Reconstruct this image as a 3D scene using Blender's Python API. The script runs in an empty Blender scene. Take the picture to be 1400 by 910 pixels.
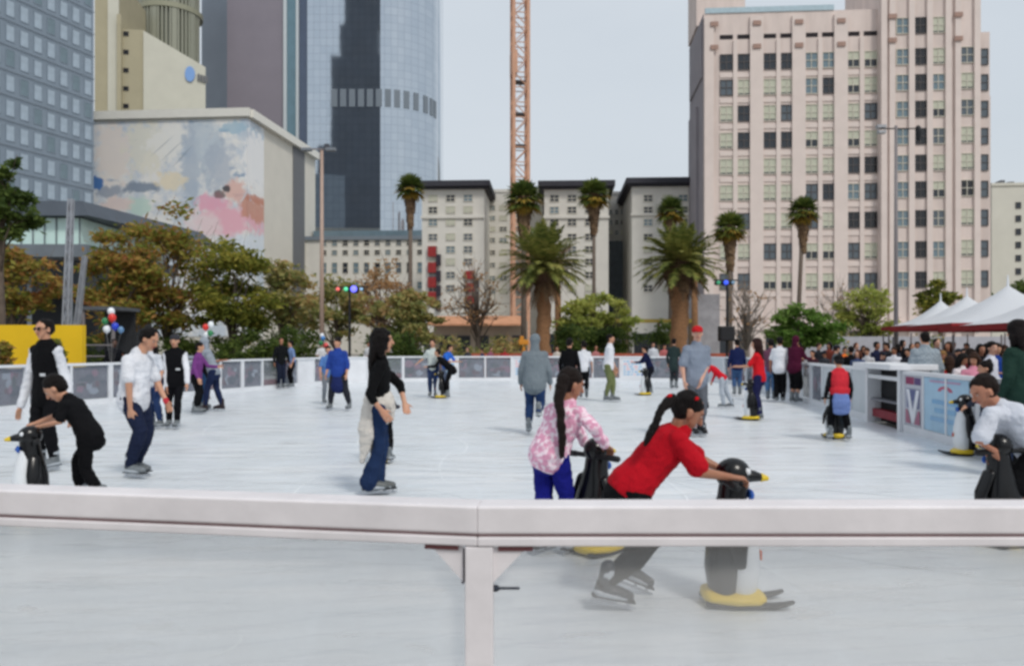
import bpy, math, random
from mathutils import Vector, Matrix, noise
R = math.radians
V = Vector
random.seed(7)
FOC, CX, HY, EYE = 1100.0, 700.0, 473.0, 1.476      # focal length (px of a 1400 px frame), centre, horizon row, eye height
SC = bpy.context.scene
COL = SC.collection

def PX(x, D): return (x - CX) / FOC * D
def PZ(y, D): return EYE - (y - HY) / FOC * D
def PT(x, y, D): return V((PX(x, D), D, PZ(y, D)))
def GD(fy): return EYE * FOC / (fy - HY)             # distance of a point on the ice seen at row fy

def lin(c):
    c = c / 255.0
    return c / 12.92 if c <= .04045 else ((c + .055) / 1.055) ** 2.4
def rgb(r, g, b): return (lin(r), lin(g), lin(b), 1)

# ---------------------------------------------------------------- materials
MATS = {}
def newmat(name):
    m = bpy.data.materials.new(name); m.use_nodes = True
    nt = m.node_tree; nt.nodes.clear()
    out = nt.nodes.new('ShaderNodeOutputMaterial')
    b = nt.nodes.new('ShaderNodeBsdfPrincipled')
    nt.links.new(b.outputs[0], out.inputs[0])
    return m, nt, b, out

def node(nt, typ, **kw):
    n = nt.nodes.new(typ)
    for k, v in kw.items(): setattr(n, k, v)
    return n

def coords(nt, scale=(1, 1, 1), src='Object', rot=(0, 0, 0)):
    tc = nt.nodes.new('ShaderNodeTexCoord')
    mp = nt.nodes.new('ShaderNodeMapping')
    mp.inputs['Scale'].default_value = scale
    mp.inputs['Rotation'].default_value = rot
    nt.links.new(tc.outputs[src], mp.inputs[0])
    return mp.outputs[0]

def noise_fac(nt, vec, scale, detail=4, rough=.6, lo=.3, hi=.7):
    n = nt.nodes.new('ShaderNodeTexNoise')
    n.inputs['Scale'].default_value = scale; n.inputs['Detail'].default_value = detail
    n.inputs['Roughness'].default_value = rough
    nt.links.new(vec, n.inputs['Vector'])
    r = nt.nodes.new('ShaderNodeMapRange')
    r.inputs['From Min'].default_value = lo; r.inputs['From Max'].default_value = hi
    nt.links.new(n.outputs[0], r.inputs[0])
    return r.outputs[0]

def mixc(nt, fac, a, b):
    m = nt.nodes.new('ShaderNodeMix'); m.data_type = 'RGBA'
    if hasattr(fac, 'links') or hasattr(fac, 'is_linked'): nt.links.new(fac, m.inputs[0])
    else: m.inputs[0].default_value = fac
    for s, i in ((a, 6), (b, 7)):
        if isinstance(s, (tuple, list)): m.inputs[i].default_value = s
        else: nt.links.new(s, m.inputs[i])
    return m.outputs[2]

def bump(nt, b, vec, scale, strength, dist=.02, detail=4):
    n = nt.nodes.new('ShaderNodeTexNoise'); n.inputs['Scale'].default_value = scale
    n.inputs['Detail'].default_value = detail
    nt.links.new(vec, n.inputs['Vector'])
    bp = nt.nodes.new('ShaderNodeBump'); bp.inputs['Strength'].default_value = strength
    bp.inputs['Distance'].default_value = dist
    nt.links.new(n.outputs[0], bp.inputs['Height']); nt.links.new(bp.outputs[0], b.inputs['Normal'])

def M(name, c, rough=.7, var=.15, vs=3.0, bs=0, bst=.4, metal=0, spec=.4, stretch=(1, 1, 1), c2=None):
    if name in MATS: return MATS[name]
    m, nt, b, out = newmat(name)
    col = rgb(*c)
    vec = coords(nt, stretch)
    if var > 0 or c2:
        d = rgb(*c2) if c2 else tuple(x * (1 - var) for x in col[:3]) + (1,)
        l = col if c2 else tuple(min(1, x * (1 + var * .6)) for x in col[:3]) + (1,)
        nt.links.new(mixc(nt, noise_fac(nt, vec, vs), d, l), b.inputs['Base Color'])
    else: b.inputs['Base Color'].default_value = col
    b.inputs['Roughness'].default_value = rough
    b.inputs['Metallic'].default_value = metal
    b.inputs['Specular IOR Level'].default_value = spec
    if bs: bump(nt, b, vec, bs, bst)
    MATS[name] = m
    return m

def cloth(c, c2=None, kind='plain'):
    key = 'cloth_%s_%s_%s' % (kind, c, c2)
    if key in MATS: return MATS[key]
    m, nt, b, out = newmat('cloth')
    vec = coords(nt)
    if max(c) < 45: c = tuple(int(x * .72) for x in c)
    col = rgb(*c)
    d = tuple(x * .78 for x in col[:3]) + (1,)
    base = mixc(nt, noise_fac(nt, vec, 5, 3), d, col)
    if kind == 'pattern':
        base = mixc(nt, noise_fac(nt, vec, 27, 3, .5, .45, .57), base, rgb(*c2))
    if kind == 'heather':
        base = mixc(nt, noise_fac(nt, vec, 120, 2, .7, .35, .65), base, rgb(*c2))
    if kind == 'plaid':
        w = node(nt, 'ShaderNodeTexChecker'); w.inputs['Scale'].default_value = 28
        nt.links.new(vec, w.inputs[0]); base = mixc(nt, w.outputs[1], base, rgb(*c2))
    nt.links.new(base, b.inputs['Base Color'])
    b.inputs['Roughness'].default_value = .85
    b.inputs['Specular IOR Level'].default_value = .12
    b.inputs['Sheen Weight'].default_value = .0
    bump(nt, b, coords(nt, (1, 1, .55), 'Object', (.4, .3, 0)), 11, .9, .035, 4)
    MATS[key] = m
    return m

def skin(c):
    key = 'skin_%s' % (c,)
    if key in MATS: return MATS[key]
    m, nt, b, out = newmat('skin')
    vec = coords(nt); col = rgb(*c)
    nt.links.new(mixc(nt, noise_fac(nt, vec, 9, 3), (col[0] * .9, col[1] * .8, col[2] * .78, 1), col), b.inputs['Base Color'])
    b.inputs['Roughness'].default_value = .5
    b.inputs['Subsurface Weight'].default_value = .08
    b.inputs['Subsurface Radius'].default_value = (.02, .008, .004)
    MATS[key] = m
    return m

def hairmat(c=(24, 19, 18)):
    key = 'hair_%s' % (c,)
    if key in MATS: return MATS[key]
    m, nt, b, out = newmat('hair')
    vec = coords(nt, (60, 60, 6)); col = rgb(*c)
    f = noise_fac(nt, vec, 2, 3)
    nt.links.new(mixc(nt, f, tuple(x * .6 for x in col[:3]) + (1,), tuple(x * 1.0 for x in col[:3]) + (1,)), b.inputs['Base Color'])
    b.inputs['Specular IOR Level'].default_value = .14
    b.inputs['Roughness'].default_value = .6
    bump(nt, b, vec, 2, .8, .02)
    MATS[key] = m
    return m

def emit(name, c, s):
    if name in MATS: return MATS[name]
    m, nt, b, out = newmat(name)
    b.inputs['Base Color'].default_value = rgb(*c)
    b.inputs['Emission Color'].default_value = rgb(*c); b.inputs['Emission Strength'].default_value = s
    MATS[name] = m
    return m

def foliage(name, cols, trans=.48):
    """leaf material: colour picked per leaf from a ramp of true leaf colours"""
    if name in MATS: return MATS[name]
    m, nt, b, out = newmat(name)
    g = node(nt, 'ShaderNodeNewGeometry')
    vec = coords(nt)
    n = node(nt, 'ShaderNodeTexNoise'); n.inputs['Scale'].default_value = .55; n.inputs['Detail'].default_value = 2
    nt.links.new(vec, n.inputs['Vector'])
    mr = node(nt, 'ShaderNodeMapRange'); mr.inputs['From Min'].default_value = .3; mr.inputs['From Max'].default_value = .7
    nt.links.new(n.outputs[0], mr.inputs[0])
    ma = node(nt, 'ShaderNodeMath', operation='MULTIPLY_ADD'); ma.inputs[1].default_value = .5
    nt.links.new(g.outputs['Random Per Island'], ma.inputs[0])
    mh = node(nt, 'ShaderNodeMath', operation='MULTIPLY'); mh.inputs[1].default_value = .5
    nt.links.new(mr.outputs[0], mh.inputs[0]); nt.links.new(mh.outputs[0], ma.inputs[2])
    cr = node(nt, 'ShaderNodeValToRGB')
    el = cr.color_ramp.elements
    while len(el) < len(cols): el.new(.5)
    for i, c in enumerate(cols):
        el[i].position = .15 + .7 * i / max(1, len(cols) - 1); el[i].color = rgb(*c)
    nt.links.new(ma.outputs[0], cr.inputs[0])
    nt.links.new(cr.outputs[0], b.inputs['Base Color'])
    b.inputs['Roughness'].default_value = .65; b.inputs['Specular IOR Level'].default_value = .2
    tr = node(nt, 'ShaderNodeBsdfTranslucent'); nt.links.new(cr.outputs[0], tr.inputs[0])
    mx = node(nt, 'ShaderNodeMixShader'); mx.inputs[0].default_value = trans
    nt.links.new(b.outputs[0], mx.inputs[1]); nt.links.new(tr.outputs[0], mx.inputs[2])
    nt.links.new(mx.outputs[0], out.inputs[0])
    MATS[name] = m
    return m

def clearpanel(name, veil=.2, tint=(235, 240, 245), vc=(200, 208, 215), scratch=0):
    """scuffed clear plastic: mostly transparent, a milky share scatters light"""
    if name in MATS: return MATS[name]
    m, nt, b, out = newmat(name)
    tr = node(nt, 'ShaderNodeBsdfTransparent'); tr.inputs[0].default_value = rgb(*tint)
    b.inputs['Base Color'].default_value = rgb(*vc); b.inputs['Roughness'].default_value = .35
    mx = node(nt, 'ShaderNodeMixShader')
    vec = coords(nt)
    f = noise_fac(nt, vec, 3.2, 5, .6, .2, .8)
    r = node(nt, 'ShaderNodeMapRange'); r.inputs['To Min'].default_value = veil * .75; r.inputs['To Max'].default_value = veil * 1.3
    nt.links.new(f, r.inputs[0])
    fac = r.outputs[0]
    if scratch:
        v2 = coords(nt, (1, 1, 5), 'Object', (0, R(12), 0))
        n = node(nt, 'ShaderNodeTexNoise'); n.inputs['Scale'].default_value = 5; n.inputs['Detail'].default_value = 8
        n.inputs['Distortion'].default_value = .6
        nt.links.new(v2, n.inputs['Vector'])
        r2 = node(nt, 'ShaderNodeMapRange'); r2.inputs['From Min'].default_value = .62; r2.inputs['From Max'].default_value = .78
        r2.inputs['To Max'].default_value = scratch
        nt.links.new(n.outputs[0], r2.inputs[0])
        ad = node(nt, 'ShaderNodeMath', operation='ADD'); nt.links.new(fac, ad.inputs[0]); nt.links.new(r2.outputs[0], ad.inputs[1])
        fac = ad.outputs[0]
    nt.links.new(fac, mx.inputs[0])
    nt.links.new(tr.outputs[0], mx.inputs[1]); nt.links.new(b.outputs[0], mx.inputs[2])
    nt.links.new(mx.outputs[0], out.inputs[0])
    MATS[name] = m
    return m

# ---------------------------------------------------------------- mesh builder
class MB:
    def __init__(s): s.v = []; s.f = []; s.m = []
    def add(s, vs, fs, mi=0):
        b = len(s.v); s.v += [tuple(x) for x in vs]
        for f in fs: s.f.append(tuple(b + i for i in f)); s.m.append(mi)
    def bx(s, x0, x1, y0, y1, z0, z1, mi=0, mat=None):
        vs = [V((x, y, z)) for z in (z0, z1) for y in (y0, y1) for x in (x0, x1)]
        if mat is not None: vs = [mat @ p for p in vs]
        s.add(vs, [(0, 2, 3, 1), (4, 5, 7, 6), (0, 1, 5, 4), (2, 6, 7, 3), (0, 4, 6, 2), (1, 3, 7, 5)], mi)
    def box(s, c, sz, mi=0, rz=0):
        m = Matrix.Translation(V(c)) @ Matrix.Rotation(rz, 4, 'Z')
        s.bx(-sz[0] / 2, sz[0] / 2, -sz[1] / 2, sz[1] / 2, -sz[2] / 2, sz[2] / 2, mi, m)
    def bar(s, a, b, w, h=None, mi=0):
        """box section bar from a to b"""
        a, b = V(a), V(b); h = h or w; d = b - a
        q = d.to_track_quat('X', 'Z').to_matrix().to_4x4()
        s.bx(0, d.length, -w / 2, w / 2, -h / 2, h / 2, mi, Matrix.Translation(a) @ q)
    def loft(s, pts, rads, side=None, n=10, mi=0, cap=True):
        pts = [V(p) for p in pts]
        rads = [(r, r) if not isinstance(r, (tuple, list)) else tuple(r) for r in rads]
        if cap:
            t0 = (pts[0] - pts[1]).normalized(); t1 = (pts[-1] - pts[-2]).normalized()
            r0, r1 = rads[0], rads[-1]
            P0 = [(pts[0] + t0 * min(r0) * k, (r0[0] * q, r0[1] * q)) for k, q in ((.95, .3), (.75, .66), (.4, .92))]
            P1 = [(pts[-1] + t1 * min(r1) * k, (r1[0] * q, r1[1] * q)) for k, q in ((.4, .92), (.75, .66), (.95, .3))]
            pts = [p for p, _ in P0] + pts + [p for p, _ in P1]
            rads = [r for _, r in P0] + rads + [r for _, r in P1]
        N = len(pts); vs = []
        prev = None
        for i, p in enumerate(pts):
            t = (pts[min(i + 1, N - 1)] - pts[max(i - 1, 0)])
            t = t.normalized() if t.length > 1e-9 else V((0, 0, 1))
            a = V(side) if side is not None else (prev if prev is not None else (V((1, 0, 0)) if abs(t.x) < .8 else V((0, 1, 0))))
            a = a - t * a.dot(t)
            if a.length < 1e-4: a = V((0, 1, 0)) - t * t.y
            a.normalize(); prev = a; c = t.cross(a)
            for k in range(n):
                th = 2 * math.pi * k / n
                vs.append(p + a * (rads[i][0] * math.cos(th)) + c * (rads[i][1] * math.sin(th)))
        fs = []
        for i in range(N - 1):
            for k in range(n):
                k2 = (k + 1) % n
                fs.append((i * n + k, i * n + k2, (i + 1) * n + k2, (i + 1) * n + k))
        fs.append(tuple(reversed(range(n)))); fs.append(tuple(range((N - 1) * n, N * n)))
        s.add(vs, fs, mi)
    def ell(s, c, r, ax=None, n=12, mi=0):
        c = V(c); ax = ax or (V((1, 0, 0)), V((0, 1, 0)), V((0, 0, 1)))
        m = max(5, n // 2 + 1); vs = []; fs = []
        for i in range(1, m):
            ph = math.pi * i / m
            for k in range(n):
                th = 2 * math.pi * k / n
                vs.append(c + ax[0] * (r[0] * math.sin(ph) * math.cos(th)) + ax[1] * (r[1] * math.sin(ph) * math.sin(th)) + ax[2] * (r[2] * math.cos(ph)))
        t = len(vs); vs.append(c + ax[2] * r[2]); vs.append(c - ax[2] * r[2])
        hand = ax[0].cross(ax[1]).dot(ax[2]) > 0
        for i in range(m - 2):
            for k in range(n):
                k2 = (k + 1) % n
                q = (i * n + k, (i + 1) * n + k, (i + 1) * n + k2, i * n + k2); fs.append(q if hand else q[::-1])
        for k in range(n):
            k2 = (k + 1) % n
            a = (t, k, k2); b = (t + 1, (m - 2) * n + k2, (m - 2) * n + k)
            fs.append(a if hand else a[::-1]); fs.append(b if hand else b[::-1])
        s.add(vs, fs, mi)
    def poly(s, pts, mi=0): s.add(pts, [tuple(range(len(pts)))], mi)
    def prism(s, out, y0, y1, mi=0):
        """outline in x,z extruded along y"""
        n = len(out)
        vs = [V((x, y0, z)) for x, z in out] + [V((x, y1, z)) for x, z in out]
        fs = [tuple(range(n)), tuple(reversed(range(n, 2 * n)))] + [(i, i + n, (i + 1) % n + n, (i + 1) % n) for i in range(n)]
        s.add(vs, fs, mi)
    def build(s, name, mats, parent=None, loc=None, rz=0, smooth=False, bevel=0):
        me = bpy.data.meshes.new(name)
        me.from_pydata(s.v, [], s.f)
        if not isinstance(mats, (list, tuple)): mats = [mats]
        for m in mats: me.materials.append(m)
        if len(mats) > 1: me.polygons.foreach_set('material_index', s.m)
        if smooth: me.polygons.foreach_set('use_smooth', [True] * len(me.polygons))
        me.update()
        o = bpy.data.objects.new(name, me); COL.objects.link(o)
        if parent: o.parent = parent
        if loc is not None: o.location = loc
        o.rotation_euler.z = rz
        if bevel:
            b = o.modifiers.new('bev', 'BEVEL'); b.width = bevel; b.segments = 2; FIN.append((o, 0))
        return o
FIN = []            # objects whose modifiers are applied at the end; second value: cloth ripple

def tag(o, label=None, cat=None, group=None, kind=None):
    if label: o['label'] = label
    if cat: o['category'] = cat
    if group: o['group'] = group
    if kind: o['kind'] = kind
    return o
def thing(name, label, cat, loc=(0, 0, 0), rz=0, group=None):
    o = bpy.data.objects.new(name, None); COL.objects.link(o); o.location = loc; o.rotation_euler.z = rz
    o.empty_display_size = .2
    return tag(o, label, cat, group)
def copy_tree(o, parent=None):
    c = o.copy(); COL.objects.link(c); c.parent = parent
    for ch in list(o.children): copy_tree(ch, c)
    return c
def remesh(o, vox, ripple=0, smooth=3):
    r = o.modifiers.new('r', 'REMESH'); r.mode = 'VOXEL'; r.voxel_size = vox; r.use_smooth_shade = True
    s = o.modifiers.new('s', 'SMOOTH'); s.factor = .5; s.iterations = smooth
    FIN.append((o, ripple))
def finalize():
    bpy.context.view_layer.update()
    dg = bpy.context.evaluated_depsgraph_get()
    res = [(o, bpy.data.meshes.new_from_object(o.evaluated_get(dg)), rp) for o, rp in FIN]
    for o, me, rp in res:
        old = o.data; mats = list(old.materials)
        o.modifiers.clear(); me.name = o.name
        if rp:
            me.polygons.foreach_set('use_smooth', [True] * len(me.polygons))
            off = o.matrix_world.translation
            n = len(me.vertices); co = [0.0] * (3 * n); no = [0.0] * (3 * n)
            me.vertices.foreach_get('co', co); me.vertices.foreach_get('normal', no)
            nz_ = noise.noise
            for i in range(0, 3 * n, 3):
                q = V((co[i] * 9 + off.x * 3, co[i + 1] * 9 + off.y * 3, co[i + 2] * 16))
                k = rp * nz_(q) + rp * .6 * nz_(q * 2.3) + rp * .3
                co[i] += no[i] * k; co[i + 1] += no[i + 1] * k; co[i + 2] += no[i + 2] * k
            me.vertices.foreach_set('co', co); me.update()
        if not len(me.materials):
            for m in mats: me.materials.append(m)
        o.data = me
EXPO = 0.04; ICE = ((206, 212, 218), (235, 237, 239), (217, 223, 228))
# ---------------------------------------------------------------- camera, light, sky
cam_d = bpy.data.cameras.new('camera'); cam = bpy.data.objects.new('camera', cam_d); COL.objects.link(cam)
cam_d.sensor_width = 36; cam_d.lens = FOC / 1400 * 36; cam_d.shift_y = 18 / 1400
cam_d.clip_start = .05; cam_d.clip_end = 6000
cam.location = (0, 0, EYE); cam.rotation_euler = (R(90), 0, 0); SC.camera = cam
cam_d.dof.use_dof = True; cam_d.dof.focus_distance = 8.0; cam_d.dof.aperture_fstop = 5.0
SC.view_settings.view_transform = 'Standard'; SC.view_settings.look = 'None'
SC.view_settings.exposure = EXPO; SC.view_settings.gamma = 1
SC.render.engine = 'CYCLES'
SC.cycles.pixel_filter_type = 'BLACKMAN_HARRIS'; SC.cycles.filter_width = 3.0
SC.cycles.max_bounces = 6; SC.cycles.transparent_max_bounces = 12; SC.cycles.use_denoising = True
SC.cycles.caustics_reflective = False; SC.cycles.caustics_refractive = False

w = bpy.data.worlds.new('World'); SC.world = w; w.use_nodes = True
nt = w.node_tree; nt.nodes.clear()
out = node(nt, 'ShaderNodeOutputWorld'); bg = node(nt, 'ShaderNodeBackground')
sky = node(nt, 'ShaderNodeTexSky'); sky.sky_type = 'NISHITA'; sky.sun_disc = False
SAZ, SEL = 150, 50
sky.sun_elevation = R(SEL); sky.sun_rotation = R(SAZ); sky.air_density = 1.5; sky.dust_density = 3
# thin high overcast in front of the clear sky
tc = node(nt, 'ShaderNodeTexCoord'); mp = node(nt, 'ShaderNodeMapping'); mp.inputs['Scale'].default_value = (1, 1, 3)
nt.links.new(tc.outputs['Generated'], mp.inputs[0])
nz = node(nt, 'ShaderNodeTexNoise'); nz.inputs['Scale'].default_value = 2.2; nz.inputs['Detail'].default_value = 5
nt.links.new(mp.outputs[0], nz.inputs['Vector'])
cr = node(nt, 'ShaderNodeMapRange'); cr.inputs['From Min'].default_value = .3; cr.inputs['From Max'].default_value = .7
cr.inputs['To Min'].default_value = .84; cr.inputs['To Max'].default_value = .95
nt.links.new(nz.outputs[0], cr.inputs[0])
cl = mixc(nt, cr.outputs[0], sky.outputs[0], (6.5, 7.05, 7.65, 1))
nt.links.new(cl, bg.inputs[0]); bg.inputs[1].default_value = .1
nt.links.new(bg.outputs[0], out.inputs[0])
sd = bpy.data.lights.new('sun', 'SUN'); sd.energy = 1.7; sd.angle = R(11); sd.color = (1, .95, .88)
so = bpy.data.objects.new('sun', sd); COL.objects.link(so)
sv = V((math.sin(R(SAZ)) * math.cos(R(SEL)), math.cos(R(SAZ)) * math.cos(R(SEL)), math.sin(R(SEL))))
so.rotation_euler = (-sv).to_track_quat('-Z', 'Y').to_euler(); so.location = (0, 0, 30)

# ---------------------------------------------------------------- ground and ice
b = MB(); b.bx(-900, 900, -400, 1500, -.5, -.03)
tag(b.build('plaza_ground', M('paving', (150, 146, 140), .85, .2, .6, bs=12, bst=.2)), kind='structure')
m, nt, bs_, out = newmat('ice')
vec = coords(nt)
streak = coords(nt, (.5, 3.4, 1), 'Object', (0, 0, R(6)))
base = mixc(nt, noise_fac(nt, streak, 1.1, 4, .6, .36, .66), rgb(*ICE[0]), rgb(*ICE[1]))
base = mixc(nt, noise_fac(nt, coords(nt, (1, 2.2, 1)), .33, 3, .5, .35, .7), rgb(*ICE[2]), base)
# curved skate cuts and snow scraped up along them
n1 = node(nt, 'ShaderNodeTexNoise'); n1.inputs['Scale'].default_value = .35; n1.inputs['Detail'].default_value = 2
nt.links.new(vec, n1.inputs['Vector'])
wv = node(nt, 'ShaderNodeTexWave'); wv.inputs['Scale'].default_value = .8; wv.inputs['Distortion'].default_value = 5; wv.inputs['Detail'].default_value = 1; wv.inputs['Detail Scale'].default_value = .35
nt.links.new(coords(nt, (.6, 1.5, 1)), wv.inputs[0])
mr = node(nt, 'ShaderNodeMapRange'); mr.inputs['From Min'].default_value = .965; mr.inputs['From Max'].default_value = 1.0; mr.inputs['To Max'].default_value = .22
nt.links.new(wv.outputs[1], mr.inputs[0])
base = mixc(nt, mr.outputs[0], base, rgb(226, 233, 240))
wv2 = node(nt, 'ShaderNodeTexWave'); wv2.inputs['Scale'].default_value = 1.1; wv2.inputs['Distortion'].default_value = 7; wv2.inputs['Detail'].default_value = 1; wv2.inputs['Detail Scale'].default_value = .3
nt.links.new(coords(nt, (1, 1.2, 1), 'Object', (0, 0, R(70))), wv2.inputs[0])
mr2 = node(nt, 'ShaderNodeMapRange'); mr2.inputs['From Min'].default_value = .975; mr2.inputs['From Max'].default_value = 1.0; mr2.inputs['To Max'].default_value = .2
nt.links.new(wv2.outputs[1], mr2.inputs[0])
base = mixc(nt, mr2.outputs[0], base, rgb(150, 162, 176))
nt.links.new(base, bs_.inputs['Base Color'])
bs_.inputs['Roughness'].default_value = .42; bs_.inputs['Specular IOR Level'].default_value = .35
rr = node(nt, 'ShaderNodeMapRange'); rr.inputs['To Min'].default_value = .17; rr.inputs['To Max'].default_value = .5
nt.links.new(noise_fac(nt, streak, 2.1, 4), rr.inputs[0]); nt.links.new(rr.outputs[0], bs_.inputs['Roughness'])
bump(nt, bs_, vec, 3.5, .25, .02, 6)
RINK = [(5.35, 1.95), (-.12, 2.08), (-2.8, 2.55), (-9.4, 5.2), (-12.4, 11), (-11.3, 18.7), (-10.5, 21), (-8.8, 26.2), (-7.2, 31.5), (-4.6, 33.9), (0, 34.6), (8.0, 33.6), (9.0, 30.8), (7.77, 21.65), (6.82, 13.9)]
b = MB(); b.add([V((x, y, 0)) for x, y in RINK] + [V((x, y, -.02)) for x, y in RINK],
                [tuple(range(len(RINK)))] + [(i, (i + 1) % len(RINK), (i + 1) % len(RINK) + len(RINK), i + len(RINK)) for i in range(len(RINK))])
o = b.build('ice_rink', m); tag(o, kind='structure')

g = MB(); rn = random.Random(12)
for q in range(150):                                                   # long thin arcs cut by blades, powder white
    D_ = 3.0 + 26 * rn.random() ** 2.0; x0 = rn.uniform(-.75, .7) * D_; R0 = rn.uniform(1.5, 7); a0 = rn.uniform(0, 6.28); sp = rn.uniform(.4, 1.3); w_ = rn.uniform(.003, .007) * (1 + D_ / 14)
    n_ = 22; vs = []
    cx0, cy0 = x0 - R0 * math.cos(a0), D_ - R0 * math.sin(a0)
    for i in range(n_ + 1):
        a = a0 + sp * (i / n_ - .5); ww_ = w_ * math.sin(math.pi * (i + .3) / (n_ + .6))
        for r_ in (R0 - ww_, R0 + ww_): vs.append(V((cx0 + r_ * math.cos(a), cy0 + r_ * math.sin(a), .003)))
    if any(v.y < 4.6 for v in vs) or any(abs(v.x) > 6 for v in vs): continue
    g.add(vs, [(2 * i, 2 * i + 1, 2 * i + 3, 2 * i + 2) for i in range(n_)], 0)
vs = []
for i in range(25):
    t = i / 24; a = R(-70 + 105 * t); ww_ = .005 * math.sin(math.pi * (i + .5) / 25)
    for r_ in (.3 - ww_, .3 + ww_): vs.append(V((-1.72 + r_ * math.cos(a) * 1.2, 4.0 + r_ * math.sin(a), .003)))
g.add(vs, [(2 * i, 2 * i + 1, 2 * i + 3, 2 * i + 2) for i in range(24)], 0)
tag(g.build('skate_cuts', [M('ice_powder', (236, 240, 243), .7, .05), M('wet_cut', (172, 184, 196), .3, .1)], o), kind='stuff')

# ---------------------------------------------------------------- near barrier with the clear panel in front of the camera
WP = M('rail_white', (226, 221, 223), .45, .11, 5, bs=30, bst=.05); WD = M('rail_groove', (150, 122, 122), .6, .2, 8)
MAR = M('bracket_maroon', (120, 72, 74), .6, .15); GL = clearpanel('scuffed_clear_panel', .21, (246, 246, 246), (216, 216, 215), .2)
def near_barrier(label, a, bb, post_at, post_off, zt=1.072, miter=(None, None)):
    a = V((a[0], a[1], 0)); bb = V((bb[0], bb[1], 0)); d = bb - a; L = d.length; ang = math.atan2(d.y, d.x)
    r = thing('rink_barrier', label, 'barrier', a, ang, 'rink barrier sections')
    # local x along, y away from the camera
    g = MB(); g.prism([(.0, 0), (L, 0), (L, 1), (0, 1)], 0, 1); g = MB()
    prof = [(-.05, -.004), (-.05, -.066), (-.047, -.07), (.05, -.07), (.05, -.004), (.046, 0), (-.044, 0)]
    mt = math.tan(R(4.9)); e0, e1 = (0 if miter[0] is None else mt), (0 if miter[1] is None else mt)
    g.add([V((.0004 + p[0] * e0, p[0], zt + p[1])) for p in prof] + [V((L - .0004 - p[0] * e1, p[0], zt + p[1])) for p in prof],
          [tuple(range(7)), tuple(reversed(range(7, 14)))] + [(i, i + 7, (i + 1) % 7 + 7, (i + 1) % 7) for i in range(7)])
    g.build('top_rail', WP, r, bevel=.003)
    def mit(y0, y1, z0, z1, g):
        g.add([V((.0004 + y * e0 if lo else L - .0004 - y * e1, y, z)) for z in (z0, z1) for y in (y0, y1) for lo in (1, 0)], [(0, 2, 3, 1), (4, 5, 7, 6), (0, 1, 5, 4), (2, 6, 7, 3), (0, 4, 6, 2), (1, 3, 7, 5)])
    g = MB(); mit(-.04, .045, zt - .078, zt - .07, g); g.build('groove', WD, r)
    g = MB(); mit(-.052, .045, zt - .101, zt - .078, g); g.build('lower_rail', WP, r, bevel=.004)
    for px_ in post_at:
        g = MB(); g.bx(px_ - post_off, px_ + post_off, -.045, .045, 0, zt - .103); g.build('post', WP, r, bevel=.003)
    g = MB(); g.bx(.002, L - .002, -.04, .04, 0, .16); g.build('kick_board', WP, r)
    g = MB(); g.bx(.03, L - .03, .0, .010, .16, zt - .103); g.build('clear_panel', GL, r)
    return r, L
jx = PX(656, 2.08)
rA, LA = near_barrier('white near barrier section left of the middle post with scuffed clear panel', (-9.4 * .32, 2.585), (jx, 2.08), [], 0, miter=(None, 1))
rB, LB = near_barrier('white near barrier section right of the middle post with scuffed clear panel', (jx, 2.08), (5.35, 2.08), [], 0, miter=(1, None))
# the post at the joint (half on each section) with gussets and a small bolt
g = MB(); g.bx(-.0355, .0355, -.049, .04, 0, 1.072 - .103); g.build('post', WP, rB, bevel=.003)
for r, s, x0, nm in ((rA, -1, LA, 'a'), (rB, 1, 0, 'b')):
    z = 1.072 - .103
    e = x0 + s * .036
    g = MB(); g.prism([(e, z - .004), (e + s * .085, z - .004), (e, z - .092)], -.036, -.03); g.build('gusset', WP, r)
    g = MB(); g.bx(min(e + s * .012, e + s * .1), max(e + s * .012, e + s * .1), -.04, -.026, z - .012, z - .001); g.build('bracket', MAR, r)
g = MB(); g.loft([(.036, -.03, .86), (.1, -.03, .86)], [.0035, .0035], None, 8); g.loft([(.036, -.03, .86), (.043, -.03, .86)], [.009, .009], None, 8)
g.build('bolt', M('bolt_dark', (50, 55, 66), .4, .1, metal=.6), rB)
g = MB(); g.bx(LA - .04, LA - .036, -.035, .03, .87, .955); g.build('bracket', M('grey_strip', (120, 115, 125), .5, .1), rA)

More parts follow.
